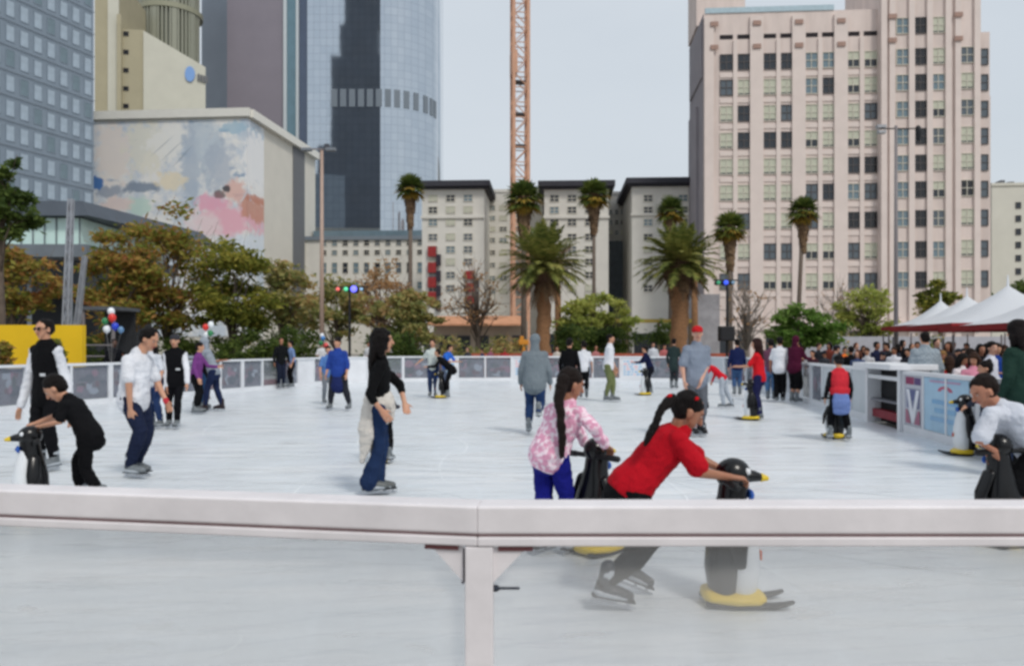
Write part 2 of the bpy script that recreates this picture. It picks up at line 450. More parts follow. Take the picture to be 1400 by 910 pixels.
# ---------------------------------------------------------------- the other barrier sections round the rink
CP = clearpanel('old_clear_panel', .2, (232, 236, 240), (190, 196, 203)); BW = M('board_white', (222, 224, 228), .5, .08, 2)
BG = M('board_grey', (196, 202, 207), .5, .08, 2); RED = M('board_red', (170, 45, 55), .6, .2, 6); DKP = M('print_dark', (160, 140, 152), .6, .5, 2.6, c2=(58, 58, 70))
def barrier(label, a, bb, n, h=1.05, kinds=None, stick='out'):
    a = V((a[0], a[1], 0)); bb = V((bb[0], bb[1], 0)); d = bb - a; L = d.length; ang = math.atan2(d.y, d.x)
    r = thing('rink_barrier', label, 'barrier', a, ang, 'rink barrier sections')
    g = MB(); g.bx(.004, L - .004, -.06, .06, h - .06, h); g.build('top_rail', BW, r)
    g = MB(); g.bx(.004, L - .004, -.045, .045, .001, .13); g.build('kick_board', BW, r)
    for i in range(n + 1):
        x = L * i / n; x = min(max(x, .035), L - .035)
        g = MB(); g.bx(x - .03, x + .03, -.05, .05, .13, h - .06); g.build('post', BW, r)
    for i in range(n):
        x0, x1 = L * i / n + .035, L * (i + 1) / n - .035
        kd = (kinds or 'c')[i % len(kinds or 'c')]
        g = MB()
        if kd == 'c': g.bx(x0, x1, .0, .01, .13, h - .06); g.build('clear_panel', CP, r)
        elif kd == 'w': g.bx(x0, x1, -.02, .02, .13, h - .06); g.build('white_panel', BW, r)
        elif kd == 'g': g.bx(x0, x1, -.02, .02, .13, h - .06); g.build('grey_panel', BG, r)
        elif kd == 'r':
            g.bx(x0, x1, .0, .01, .13, h - .06); p = g.build('clear_panel', CP, r)
            g = MB(); g.bx(x0 + .02, x1 - .02, .014, .02, .14, .34); g.build('red_strip', RED, r)
        elif kd == 'b':
            g.bx(x0, x1, -.02, .02, .13, h - .06); p = g.build('white_panel', BW, r)
            g = MB(); rn = random.Random(i)
            for q in range(6):
                zz = .26 + q * .11; xx = x0 + .12
                while xx < x1 - .2:
                    ww = rn.uniform(.05, .16); g.bx(xx, xx + ww, -.026, -.021, zz, zz + .05, rn.choice((0, 0, 1))); xx += ww + .05
            g.build('poster_print', [M('print_blue', (120, 175, 215), .6, 0), M('print_pink', (225, 170, 180), .6, 0)], p)
        elif kd == 'd':
            g.bx(x0, x1, .0, .01, .13, h - .06); g.build('clear_panel', CP, r)
            g = MB(); g.bx(x0 + .03, x1 - .03, .014, .02, .15, h - .1); dbn = g.build('dark_banner', DKP, r)
            g = MB(); rn = random.Random(int(a.x * 10) + i)
            for q in range(14):
                cx_ = rn.uniform(x0 + .12, x1 - .12); cz_ = rn.uniform(.28, h - .22); w0 = rn.uniform(.06, .22); h0 = rn.uniform(.08, .26); n_ = rn.choice((4, 5, 7)); a0 = rn.random() * 3
                g.poly([V((min(max(cx_ + w0 * math.cos(a0 - 2 * math.pi * k / n_), x0 + .04), x1 - .04), .0105 + q * .0002, cz_ + h0 * math.sin(a0 - 2 * math.pi * k / n_) * .7)) for k in range(n_)], q % 5)
            g.build('print', [M('pr_navy', (44, 48, 74), .7, .1), M('pr_pink', (196, 120, 140), .7, .1), M('pr_white', (214, 210, 214), .7, .1), M('pr_maroon', (130, 50, 66), .7, .1), M('pr_black', (36, 36, 40), .7, .1)], dbn)
    return r
P = RINK
barrier('white barrier with print panels along the left side of the rink', P[4], P[5], 4, kinds='ddwd')
barrier('white barrier behind the man in the white shirt, clear grey panels', P[5], P[6], 2, kinds='dd')
barrier('white barrier run behind the man in the grey hoodie, red strips at its foot', P[6], P[7], 5, kinds='dwdrd')
barrier('white barrier at the far left corner behind the two standing skaters', P[7], P[8], 5, kinds='drdwd')
barrier('short white barrier on the far left rounded corner', P[8], P[9], 2, kinds='wr')
barrier('far barrier left of the tall palms, one pale blue print panel', P[9], P[10], 4, kinds='dbdd')
barrier('far barrier below the two tall palms with dark and pale print panels', P[10], P[11], 7, kinds='bdddbdr')
barrier('far right corner barrier behind the skater in the navy jacket', P[11], P[12], 2, kinds='gr')
barrier('clear barrier along the far right side behind the maroon hoodie', P[12], P[13], 6, kinds='dcddcd')
# right side from the gate on: direction of the line
gx = lambda D: 5.116 + .1226 * D
G0, G1 = 15.85, 13.95
barrier('grey panelled barrier between the maroon hoodie and the open gate cabinet', P[13], (gx(G0), G0), 5, kinds='cdggg')
r3 = barrier('barrier with patriotic and light blue posters on the right side', (gx(G1), G1), (gx(9.5), 9.5), 5, kinds='gggww')
rB4 = barrier('white barrier at the right edge behind the bending boy', (gx(9.5), 9.5), (5.9, 5.2), 4, kinds='wwww')
# posters on r3 (local x along the barrier towards the camera; rink side is -y)
def poster(parent, x0, x1, z0, z1, base, polys, nm='poster', yy=-.024):
    sg = 1 if yy > 0 else -1
    g = MB(); g.bx(x0, x1, min(yy, yy + sg * .008), max(yy, yy + sg * .008), z0, z1); p = g.build(nm, base, parent)
    mats = []; g = MB()
    for k, (c, pts) in enumerate(polys):
        mats.append(M('print_%d_%d_%d' % c, c, .6, .1)); y = yy + sg * (.010 + .002 * k)
        g.poly([V((x0 + (x1 - x0) * u, y, z0 + (z1 - z0) * v)) for u, v in pts], k)
    if mats: g.build('print', mats, p)
    return p
PS = -1
poster(r3, .06, .82, .14, .98, M('poster_grey', (190, 192, 202), .6, .1), [
    ((140, 50, 90), [(.05, .82), (.55, .82), (.55, .97), (.05, .97)]), ((90, 70, 120), [(.58, .82), (.95, .82), (.95, .96), (.58, .96)]),
    ((120, 125, 155), [(.12, .35), (.88, .35), (.9, .74), (.1, .74)]), ((90, 98, 140), [(.22, .5), (.78, .5), (.84, .7), (.16, .7)]),
    ((228, 230, 236), [(.12, .72), (.3, .72), (.5, .28), (.7, .72), (.88, .72), (.58, .06), (.42, .06)]),
    ((170, 110, 130), [(.08, .04), (.4, .04), (.2, .3), (.08, .32)]), ((165, 105, 128), [(.92, .04), (.6, .04), (.8, .3), (.92, .32)])], yy=PS * .024)
arc = [(.5 + .17 * math.cos(t), .76 + .1 * math.sin(t)) for t in [math.pi * i / 10 for i in range(11)]] + [(.5 + .09 * math.cos(t), .76 + .05 * math.sin(t)) for t in [math.pi * i / 10 for i in range(10, -1, -1)]]
poster(r3, .92, 2.55, .14, .98, M('poster_blue', (168, 200, 222), .6, .1), [
    ((185, 90, 115), arc[:11]), ((168, 200, 222), [arc[k] for k in range(11, 22)]),
    ((130, 175, 212), [(.2, .52), (.8, .52), (.8, .6), (.2, .6)]), ((135, 178, 212), [(.26, .36), (.74, .36), (.74, .45), (.26, .45)]),
    ((140, 180, 214), [(.16, .2), (.84, .2), (.84, .28), (.16, .28)]), ((190, 150, 180), [(.15, .92), (.85, .92), (.85, .95), (.15, .95)])], yy=PS * .024)

# gate cabinet: white frame round a dark opening
a = V((gx(G0), G0, 0)); bb = V((gx(G1), G1, 0)); d = bb - a; L = d.length
gc = thing('gate_cabinet', 'white framed open cabinet in the right barrier with dark inside and red floor', 'cabinet', a, math.atan2(d.y, d.x))
g = MB(); g.bx(-.12, L + .1, -.3, .5, 1.06, 1.16); g.build('counter_top', BW, gc, bevel=.01)
for x in (.01, L - .13):
    g = MB(); g.bx(x, x + .12, -.1, .4, .0, 1.058); g.build('post', BW, gc, bevel=.006)
g = MB(); g.bx(.132, L - .132, -.08, -.04, .86, .93); g.build('cross_bar', BW, gc)
g = MB(); g.bx(.132, L - .132, -.03, .155, .44, .47); g.build('shelf', M('dull_grey', (120, 120, 128), .6, .1), gc)
g = MB(); g.bx(.132, L - .132, .16, .38, .02, 1.05); g.build('back_panel', M('near_black', (24, 24, 28), .8, .2), gc)
g = MB(); g.bx(.132, L - .132, .0, .155, .12, .27); g.build('floor_board', M('floor_red', (130, 28, 44), .6, .2), gc)
# ---------------------------------------------------------------- buildings
class Fac:
    """a facade plane: starts at pixel x0 at depth D0 and runs right at angle th (positive: nearer to the right)"""
    def __init__(s, x0, D0, th): s.O = V((PX(x0, D0), D0, 0)); s.c, s.n = math.cos(R(th)), math.sin(R(th)); s.rz = -R(th)
    def s(s, x): k = (x - CX) / FOC; return (k * s.O.y - s.O.x) / (s.c + k * s.n)
    def D(s, x): return s.O.y - s.s(x) * s.n
    def z(s, x, y): return PZ(y, s.D(x))
    def root(s, name, label, cat, group=None): return thing(name, label, cat, s.O, s.rz, group)

WCACHE = {}
def window(root, x, z, w, h, style='dark', frame=None, y=0, div=1, dep=.12, name='window'):
    """a window of its own: frame in front of the wall face, pane set back in it. (x, z) centre in the facade plane"""
    key = (round(w, 2), round(h, 2), style, frame.name if frame else '', div, dep)
    frame = frame or M('frame_pale', (200, 198, 190), .6, .1)
    if key not in WCACHE:
        t = min(.09, w * .07)
        g = MB()
        g.bx(-w / 2, w / 2, -dep, 0, -h / 2, -h / 2 + t); g.bx(-w / 2, w / 2, -dep, 0, h / 2 - t, h / 2)
        g.bx(-w / 2, -w / 2 + t, -dep, 0, -h / 2 + t, h / 2 - t); g.bx(w / 2 - t, w / 2, -dep, 0, -h / 2 + t, h / 2 - t)
        if div: g.bx(-w / 2 + t, w / 2 - t, -dep + .03, 0, -t / 2, t / 2)
        if div > 1: g.bx(-t / 2, t / 2, -dep + .031, 0, -h / 2 + t, h / 2 - t)
        fr = g.build(name, frame, root)
        g = MB(); g.bx(-w / 2 + t, w / 2 - t, -.03, -.01, -h / 2 + t, h / 2 - t, 0)
        mats = [glassm(style)]
        pn = g.build('pane', mats, fr)
        if style in ('half', 'blind'):
            g = MB(); zb = {'half': .0, 'blind': -h * .36}[style]
            g.bx(-w / 2 + t, w / 2 - t, -.044, -.032, zb, h / 2 - t)
            g.build('blind', M('blind_cream', (196, 198, 180), .8, .12), fr)
        WCACHE[key] = fr
        o = fr
    else: o = copy_tree(WCACHE[key], root)
    o.location = (x, y, z)
    return o
def glassm(style):
    c = {'dark': (36, 42, 50), 'mid': (88, 98, 106), 'half': (40, 46, 54), 'blind': (60, 66, 70), 'black': (18, 18, 24), 'teal': (110, 130, 140), 'sky': (164, 180, 194)}[style]
    return M('glass_' + style, c, .18, .15, .8, spec=.7)

def wallm(name, c, var=.1): return M(name, c, .85, var, .35, bs=6, bst=.15)

# -- pink art deco office block on the right
PINK = M('pink_terracotta', (219, 204, 197), .85, .16, .5, bs=6, bst=.15, stretch=(1, 1, .25)); PINKD = M('pink_pier', (224, 210, 203), .8, .06, .5)
GROOVE = M('groove_brown', (150, 128, 124), .85, .1, .5); PINKSH = wallm('pink_side_shaded', (150, 145, 150), .1)
f = Fac(962, 105, 4)
rt = f.root('office_block', 'tall pink art deco office block with dark window columns on the right', 'building')
S_ = f.s; zz = lambda y, x=1150: f.z(x, y)
top1 = zz(14); sr = S_(1352); s1 = S_(1199); s2 = S_(1336)
g = MB(); g.bx(0, s1, 0, 12, 0, top1); g.build('wall', PINK, rt)
g = MB(); g.bx(-.03, -.002, .02, 12, 0, top1 + .02); g.build('side_wall', PINKSH, rt)  # side turned from the sun: its shade is put into a greyer colour
g = MB(); g.bx(-.22, -.031, .5, 11, zz(100), top1 - .5); g.bx(-.34, -.031, 4, 11, 0, zz(130)); g.build('side_bay', PINKSH, rt)
g = MB(); g.bx(s1 + .01, s2, -.9, 12, 0, zz(-60, 1260)); g.build('tower_wall', PINK, rt)
g = MB(); g.bx(s2 + .01, sr, -.2, 25, 0, zz(45, 1340)); g.bx(sr + .01, S_(1357), .5, 24, 0, zz(130, 1340)); g.build('wing_wall', PINK, rt)
g = MB(); g.bx(-.3, S_(1028), 4, 11.5, top1 + .01, zz(-60)); g.build('rear_wall', PINK, rt)
g = MB(); g.bx(.2, S_(1140), -.12, .3, top1 + .01, top1 + .7); g.build('coping', M('pale_blue_coping', (176, 198, 208), .6, .1), rt)
pairs = [(993, 1017), (1052, 1076), (1109, 1133), (1166, 1190)]
ww = S_(1002) - S_(984)
rows = [82, 117, 153, 190, 226, 262, 301, 343, 384]
g = MB(); g2 = MB(); g3 = MB()
edges = [962, 1034, 1091, 1148, 1199]
drift = lambda x, y: x + (y - 230) * .038 * (x - 700) / 500 * 0
for i, x in enumerate((969, 1034, 1091.5, 1149)):                    # broad piers
    w_ = .85 if i else .6
    g.bx(S_(x) - w_, S_(x) + w_, -.34, -.002, 0, top1 - .6)
for a_, b_ in pairs:                                                  # fluted mullion between the two windows of a pair
    c_ = (S_(a_) + S_(b_)) / 2
    g.bx(c_ - .27, c_ + .27, -.22, -.002, 0, zz(52))
    for e_ in (S_(a_), S_(b_)):
        for sg in (-1,): g2.bx(e_ + ww / 2 + .03, e_ + ww / 2 + .16, -.06, -.001, 0, zz(56))
for x in (1204, 1215, 1241.5, 1266, 1291, 1304, 1330):
    g.bx(S_(x) - .36, S_(x) + .36, -1.22, -.902, 0, zz(-50, 1260))
g.build('pier', PINKD, rt); g2.build('groove', GROOVE, rt)
for a_, b_ in pairs:
    for e in (a_, b_): g = MB(); g.bx(S_(e) - ww / 2, S_(e) + ww / 2, -.03, -.003, zz(50), zz(44)); g.build('vent_slot', M('slot_dark', (40, 36, 40), .9, 0), rt)
for a_, b_ in pairs:                                                  # spandrel panels under the windows
    for e in (a_, b_):
        for y in rows: g = MB(); g.bx(S_(e) - ww / 2, S_(e) + ww / 2, -.1, -.002, zz(y + 21), zz(y + 15)); g.build('spandrel', PINKD, rt)
seq = {82: 'dark dark dark dark teal teal half half', 117: 'mid blind blind blind teal dark half blind', 153: 'blind dark blind mid blind blind blind mid',
       190: 'blind dark dark dark half blind half blind', 226: 'blind blind blind blind blind blind dark black', 262: 'blind blind blind blind mid dark teal mid',
       301: 'blind mid blind blind mid blind black black', 343: 'blind blind mid mid half half mid blind', 384: 'mid mid half half blind half mid mid'}
rn = random.Random(3); FP = M('frame_cream', (205, 200, 186), .6, .08); FD_ = M('frame_dark', (88, 84, 84), .6, .08)
hw = zz(82) - zz(104)
for y in rows:
    st = seq[y].split()
    for i, e in enumerate([q for p in pairs for q in p]):
        window(rt, S_(e), zz(y), ww, hw, st[i], FP if st[i] in ('blind', 'half', 'teal') else FD_, div=2, dep=.14)
for y in [40] + rows:
    for i, e in enumerate((1230, 1253.5, 1278)):
        window(rt, S_(e), zz(y - 1, 1260), ww * .98, hw, ('teal', 'black', rn.choice(('teal', 'mid', 'dark', 'half', 'blind')))[i], (FP, FD_, FP)[i], y=-.9, div=2, dep=.14)
for y in rows[0:]:
    window(rt, S_(1317), zz(y - 3, 1317), ww, hw, rn.choice(('mid', 'dark', 'blind', 'blind', 'black')), FP, y=-.9, div=2, dep=.14)
    window(rt, S_(1344), zz(y - 3, 1340), ww * .6, hw, 'mid', FD_, y=-.2, div=1, dep=.14)
for x in (976, 1034, 1091.5, 1149, 1215, 1304): 
    for y in (30, 62): g = MB(); g.bx(S_(x) - .5, S_(x) + .5, -.5 if x < 1199 else -1.4, -.34 if x < 1199 else -1.222, zz(y + 3), zz(y - 3)); g.build('ornament', M('ornament_brown', (170, 140, 128), .8, .2, 4), rt)
g = MB(); g.bx(S_(1195), S_(1334), -1.6, -.95, 3.6, 4.6); g.bx(.0, s1, -.6, -.36, 3.6, 4.4); g.build('string_course', PINKD, rt)
g = MB()
for e in (1000, 1064, 1121, 1178): g.bx(S_(e) - 1.6, S_(e) + 1.6, -.05, -.002, .2, 3.4)
g.build('shop_front', glassm('dark'), rt)

# -- grey stone pillar wall in front of it
b = MB(); D_ = 62; b.bx(PX(946, D_), PX(984, D_), D_, D_ + 3, 0, PZ(402, D_)); 
tag(b.build('stone_pillar', M('grey_stone', (158, 156, 160), .85, .25, 1.2, bs=8, bst=.5)), 'tall grey stone pillar standing behind the right date palm', 'pillar')

# -- pale apartment house in three wings with dark cornices
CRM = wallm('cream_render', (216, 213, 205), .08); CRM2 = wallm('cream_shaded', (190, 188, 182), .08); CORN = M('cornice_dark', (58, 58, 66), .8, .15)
GRYR = wallm('grey_recess', (150, 154, 158), .12)
fa = Fac(575, 118, 3)
def apt(label, x0, x1, ytop, xs, ys, D0=118, wall=CRM, corn=True, w_=15, h_=10, styles=('teal', 'mid', 'dark', 'blind'), depth=22, th=3, extra=None, D1=None):
    f = Fac(x0, D0, th); r = f.root('apartment_wing', label, 'building', 'pale apartment wings behind the palms')
    L = f.s(x1); zt = f.z((x0 + x1) / 2, ytop)
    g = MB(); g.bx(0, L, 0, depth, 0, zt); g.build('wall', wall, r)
    if corn:
        g = MB(); g.bx(-.9, L + .9, -1.1, depth + .5, zt + .01, zt + .8); g.bx(-.5, L + .5, -.6, depth + .3, zt - .3, zt - .0); g.build('cornice', CORN, r)
        g = MB(); zc = f.z(x0, ytop + 43); g.bx(-.15, L + .15, -.25, -.003, zc, zc + .35); g.build('string_course', wall, r)
    else:
        g = MB(); g.bx(-.05, L + .05, -.15, .3, zt + .005, zt + .5); g.build('parapet', wall, r)
    rn = random.Random(int(x0))
    wm = w_ / FOC * D0; hm = h_ / FOC * D0
    for y in ys:
        for x in xs:
            window(r, f.s(x), f.z((x0 + x1) / 2, y), wm, hm, rn.choice(styles), FP, div=2, dep=.1)
    return f, r
yr = [271, 287, 304, 324, 341, 358, 376, 394]
f1, r1 = apt('pale apartment wing with dark cornice and two columns of red squares', 577, 662, 256, (592, 616, 640), yr[:8], w_=13)
f2, r2 = apt('lower pale apartment recess just left of the crane mast', 663, 742, 263, (672, 688, 706, 722), [284, 298, 313, 328, 345, 362, 380, 398], D0=128, corn=False, w_=11, h_=7)
f3, r3_ = apt('pale apartment wing with dark cornice between the two slim palms', 744, 832, 256, (758, 782, 806), yr[:8], w_=13)
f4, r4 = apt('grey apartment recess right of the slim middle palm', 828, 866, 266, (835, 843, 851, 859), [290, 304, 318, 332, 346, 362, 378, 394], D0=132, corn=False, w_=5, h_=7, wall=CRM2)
f5, r5 = apt('pale apartment wing with dark cornice beside the pink office block', 864, 948, 252, (886, 912, 934), yr[:8], D0=116, w_=13)
# red squares with dark side faces, like stacked signs, on the first wing
SRED = M('sign_red', (150, 44, 44), .6, .25, 2); SDK = M('sign_dark', (50, 44, 56), .7, .2)
for cx, ys in ((592, (344, 366, 386, 406)), (644, (376, 393, 410))):
    for k, y in enumerate(ys):
        g = MB(); s0 = f1.s(cx); z0 = f1.z(cx, y); hh_ = .75 if cx < 600 else .6
        g.bx(s0 - .7, s0 + .5, -.55, -.16, z0 - hh_, z0 + hh_, 0); g.bx(s0 + .52, s0 + 1.2, -.5, -.16, z0 - hh_ - 1.3, z0 + hh_ - 1.2, 1)
        g.build('sign_block', [SRED, SDK], r1)
# dark netting over the recess
g = MB(); g.bx(.3, f4.s(863), -.5, -.3, 4, f4.z(845, 330)); g.build('scaffold_net', M('net_grey', (104, 112, 118), .9, .2, 1.5), r4)
for f_, r_, xa, xb in ((f1, r1, 577, 662), (f3, r3_, 744, 832), (f5, r5, 864, 948)):
    g = MB(); g.bx(.3, f_.s(xb) - .3, -.14, -.004, .1, 3.3); g.build('shop_front', glassm('dark'), r_)

# -- low office with rows of square windows, left of them
f = Fac(418, 150, 3); rt = f.root('low_office', 'low beige office with rows of square windows below the glass tower', 'building')
zt = f.z(500, 328)
g = MB(); g.bx(0, f.s(582), 0, 20, 0, zt); g.build('wall', CRM, rt)
g = MB(); g.bx(-.3, f.s(582) + .3, -.4, 20.4, zt + .005, zt + .7); g.build('cornice', M('cornice_grey', (120, 130, 140), .7, .1), rt)
g = MB(); g.bx(.5, f.s(575), 3, 18, zt + .71, f.z(500, 312)); g.build('penthouse', glassm('teal'), rt)
for y, h_ in ((332, 8), (345, 7), (366, 15), (390, 10)):
    for k in range(10):
        x = 443 + k * 14.6; window(rt, f.s(x), f.z(500, y), 8 / FOC * 150, h_ / FOC * 150, rn.choice(('mid', 'dark', 'teal')), FP, div=1, dep=.12)

# -- glass tower with rounded right corner
TG = None
m, nt, b_, out = newmat('tower_glass')
vec = coords(nt)
br = node(nt, 'ShaderNodeTexBrick'); br.offset = 0; br.inputs['Scale'].default_value = 1
br.inputs['Brick Width'].default_value = 1.6; br.inputs['Row Height'].default_value = 1.95; br.inputs['Mortar Size'].default_value = .05
br.inputs['Color1'].default_value = rgb(196, 204, 212); br.inputs['Color2'].default_value = rgb(188, 197, 206); br.inputs['Mortar'].default_value = rgb(164, 173, 183)
tc = node(nt, 'ShaderNodeTexCoord'); sp = node(nt, 'ShaderNodeSeparateXYZ'); cb = node(nt, 'ShaderNodeCombineXYZ')
nt.links.new(tc.outputs['Object'], sp.inputs[0]); nt.links.new(sp.outputs[0], cb.inputs[0]); nt.links.new(sp.outputs[2], cb.inputs[1])
nt.links.new(cb.outputs[0], br.inputs[0]); nt.links.new(br.outputs[0], b_.inputs['Base Color'])
b_.inputs['Metallic'].default_value = .92; b_.inputs['Roughness'].default_value = .035
bump(nt, b_, vec, .1, .02, .5, 2)
TG = m
f = Fac(420, 200, 0); rt = f.root('glass_tower', 'very tall blue glass tower with rounded corner and granite flank', 'building')
P_ = lambda x: f.s(x)
HT = 120
zb = 12
g = MB(); g.bx(0, P_(520), 0, 24, zb, HT); g.build('glass_face', TG, rt)
R_ = P_(592) - P_(520); n = 22; g = MB(); vs = []
for z in (zb, HT):
    for i in range(n + 1):
        th = math.pi / 2 * i / n; vs.append(V((P_(520) + R_ * math.sin(th), R_ - R_ * math.cos(th), z)))
fs = [(i, i + 1, n + 2 + i, n + 1 + i) for i in range(n)]; g.add(vs, fs)
g.bx(P_(520) + .01, P_(520) + R_, R_, 30, zb, HT); o = g.build('rounded_corner', TG, rt, smooth=True)
fl = MB()
TEAL = M('teal_glass', (96, 128, 142), .12, .1, .4, spec=.8); LGT = M('pale_mullion', (196, 204, 208), .5, .05); NAVY = M('navy_glass', (70, 84, 108), .12, .1, .4, spec=.8)
for a_, b2, mm, y in ((388, 392.5, LGT, -.5), (392.5, 405, TEAL, 0), (405, 408.5, LGT, -.4), (408.5, 420, NAVY, .4)):
    g = MB(); g.bx(P_(a_) + .01, P_(b2) - .01, y, 20, zb, HT); g.build('glass_strip' if mm is not LGT else 'mullion', mm, rt)
GRN = M('granite_mauve', (136, 130, 140), .5, .05, .2); GRN2 = M('granite_blue', (128, 138, 152), .45, .05, .2)
g = MB(); g.prism([(P_(310), zb), (P_(388), zb), (P_(388), HT), (P_(310), HT)], .2, 18); g.build('granite_flank', GRN, rt)
g = MB(); x0, x1 = P_(266), P_(310); g.add([V((x0, 4.5, zb)), V((x1 - .01, .2, zb)), V((x1 - .01, .2, HT)), V((x0, 4.5, HT)), V((x0, 18, zb)), V((x1 - .01, 18, zb)), V((x1 - .01, 18, HT)), V((x0, 18, HT))],
    [(0, 1, 2, 3), (4, 7, 6, 5), (0, 3, 7, 4), (1, 5, 6, 2), (3, 2, 6, 7), (0, 4, 5, 1)]); g.build('granite_flank', GRN2, rt)
for k in range(11):                                                   # plant-floor louvres, tall and grey
    x = 457 + k * 12.2
    if x <= 518:
        g = MB(); g.bx(-.75, .75, -.12, .0, -2.2, 2.2); g.build('louvre', M('louvre_grey', (118, 128, 138), .5, .1), rt, (P_(x), 0, PZ(134, 200)))
    else:
        q = (P_(x) - P_(520)) / R_
        if q < .98:
            th = math.asin(q); g = MB(); g.bx(-.75, .75, -.12, .05, -2.2, 2.2)
            g.build('louvre', M('louvre_grey', (118, 128, 138), .5, .1), rt, (P_(520) + R_ * math.sin(th), R_ - R_ * math.cos(th), PZ(134, 200)), rz=th)
for th in (.95, 1.15, 1.32):
    g = MB(); g.bx(-.75, .75, -.12, .05, -2.2, 2.2); g.build('louvre', M('louvre_grey', (118, 128, 138), .5, .1), rt, (P_(520) + R_ * math.sin(th), R_ - R_ * math.cos(th), PZ(134, 200)), rz=th)
g = MB(); g.bx(P_(420), P_(595), 1, 30, 0, zb - .01); g.bx(P_(266), P_(420), 5, 20, 0, zb - .01); g.build('base_wall', M('tower_base', (110, 122, 136), .4, .1), rt)

# -- the stepped dark tower across the square behind the camera: the glass tower mirrors it
b = MB()
b.bx(-124, -88, -172, -150, 0, 200, 0); b.bx(-118, -92, -170, -152, 200, 222, 0); b.bx(-115, -90, -168, -154, 222, 300, 0); b.bx(-132, -84, -176, -148, 0, 138, 0)
o = b.build('stepped_tower', M('dark_tower', (52, 66, 84), .5, .25, .05)); tag(o, 'stepped dark tower mirrored in the glass tower', 'building')

# -- mural building
MW = wallm('mural_beige', (214, 210, 200), .04); TRIM = M('trim_white', (226, 224, 216), .6, .05, .6)
f = Fac(120, 128, 4.5); rt = f.root('mural_building', 'beige windowless building with a big abstract pink and blue mural', 'building')
xc = 338; L = f.s(xc); zt = f.z(xc, 160)
thv = R(4.5); vdir = 5.2
# side wall runs back to pixel x 431: depth along v
k = (431 - CX) / FOC
cx_, cy_ = f.O.x + L * f.c, f.O.y - L * f.n
ux, uy = math.sin(R(7)), math.cos(R(7))
dep = (k * cy_ - cx_) / (ux - k * uy)
sl = math.tan(R(7) - thv)          # side wall leans a little off square
def SW(t): return V((L + sl * dep * t, dep * t, 0))
g = MB(); A = [V((0, 0, 0)), V((L, 0, 0)), V((L + sl * dep, dep, 0)), V((0, dep, 0))]
vs = A + [p + V((0, 0, zt)) for p in A]
g.add(vs, [(0, 1, 5, 4), (1, 2, 6, 5), (2, 3, 7, 6), (3, 0, 4, 7), (4, 5, 6, 7)]); g.build('wall', MW, rt)
g = MB(); g.bx(-.4, L + .5, -.6, .4, zt + .004, zt + 1.3); g.bar(V((L + .35, .4, zt + .65)), SW(1) + V((.35, 0, zt + .65)), 1.0, 1.28); g.build('roof_trim', TRIM, rt)
g = MB(); p0, p1 = SW(.62), SW(.8); g.bar(p0 + V((.1, 0, zt / 2)), p1 + V((.1, 0, zt / 2)), .16, zt - .2); g.build('dark_slot', M('slot_grey', (112, 114, 118), .8, .1), rt)
# mural: an abstract of soft washes in the surface of one painted panel
m, nt, b_, out = newmat('mural_paint')
vec = coords(nt)
base = mixc(nt, noise_fac(nt, vec, .16, 6, .65, .44, .56), rgb(232, 231, 228), rgb(196, 206, 217))
base = mixc(nt, noise_fac(nt, coords(nt, (1.6, 1, .8), 'Object', (0, .5, 0)), .2, 6, .7, .62, .68), base, rgb(230, 216, 208))
base = mixc(nt, noise_fac(nt, coords(nt, (.7, 1, 1.7), 'Object', (0, -.6, 0)), .35, 5, .7, .6, .66), base, rgb(150, 170, 192))
def blob(cx, cz, rx, rz, col, sc=.2, ed=.5, amt=.9, dist=1.0):
    global base
    mp = node(nt, 'ShaderNodeMapping'); mp.inputs['Location'].default_value = (-cx / rx, 0, -cz / rz); mp.inputs['Scale'].default_value = (1 / rx, .01, 1 / rz)
    tcx = node(nt, 'ShaderNodeTexCoord'); nt.links.new(tcx.outputs['Object'], mp.inputs[0])
    nn = node(nt, 'ShaderNodeTexNoise'); nn.inputs['Scale'].default_value = 1.6; nn.inputs['Detail'].default_value = 5
    mp2 = node(nt, 'ShaderNodeMapping'); mp2.inputs['Scale'].default_value = (sc, sc, sc); mp2.inputs['Location'].default_value = (cx, cz, rx); nt.links.new(tcx.outputs['Object'], mp2.inputs[0]); nt.links.new(mp2.outputs[0], nn.inputs['Vector'])
    ad = node(nt, 'ShaderNodeVectorMath', operation='MULTIPLY_ADD'); nt.links.new(nn.outputs['Color'], ad.inputs[0]); ad.inputs[1].default_value = (dist,) * 3; nt.links.new(mp.outputs[0], ad.inputs[2])
    sb = node(nt, 'ShaderNodeVectorMath', operation='SUBTRACT'); nt.links.new(ad.outputs[0], sb.inputs[0]); sb.inputs[1].default_value = (dist / 2,) * 3
    ln = node(nt, 'ShaderNodeVectorMath', operation='LENGTH'); nt.links.new(sb.outputs[0], ln.inputs[0])
    mr = node(nt, 'ShaderNodeMapRange'); mr.inputs['From Min'].default_value = 1; mr.inputs['From Max'].default_value = 1 - ed; mr.inputs['To Max'].default_value = amt
    nt.links.new(ln.outputs['Value'], mr.inputs[0])
    base = mixc(nt, mr.outputs[0], base, rgb(*col))
def mx(x, y): return f.s(x), f.z(x, y)
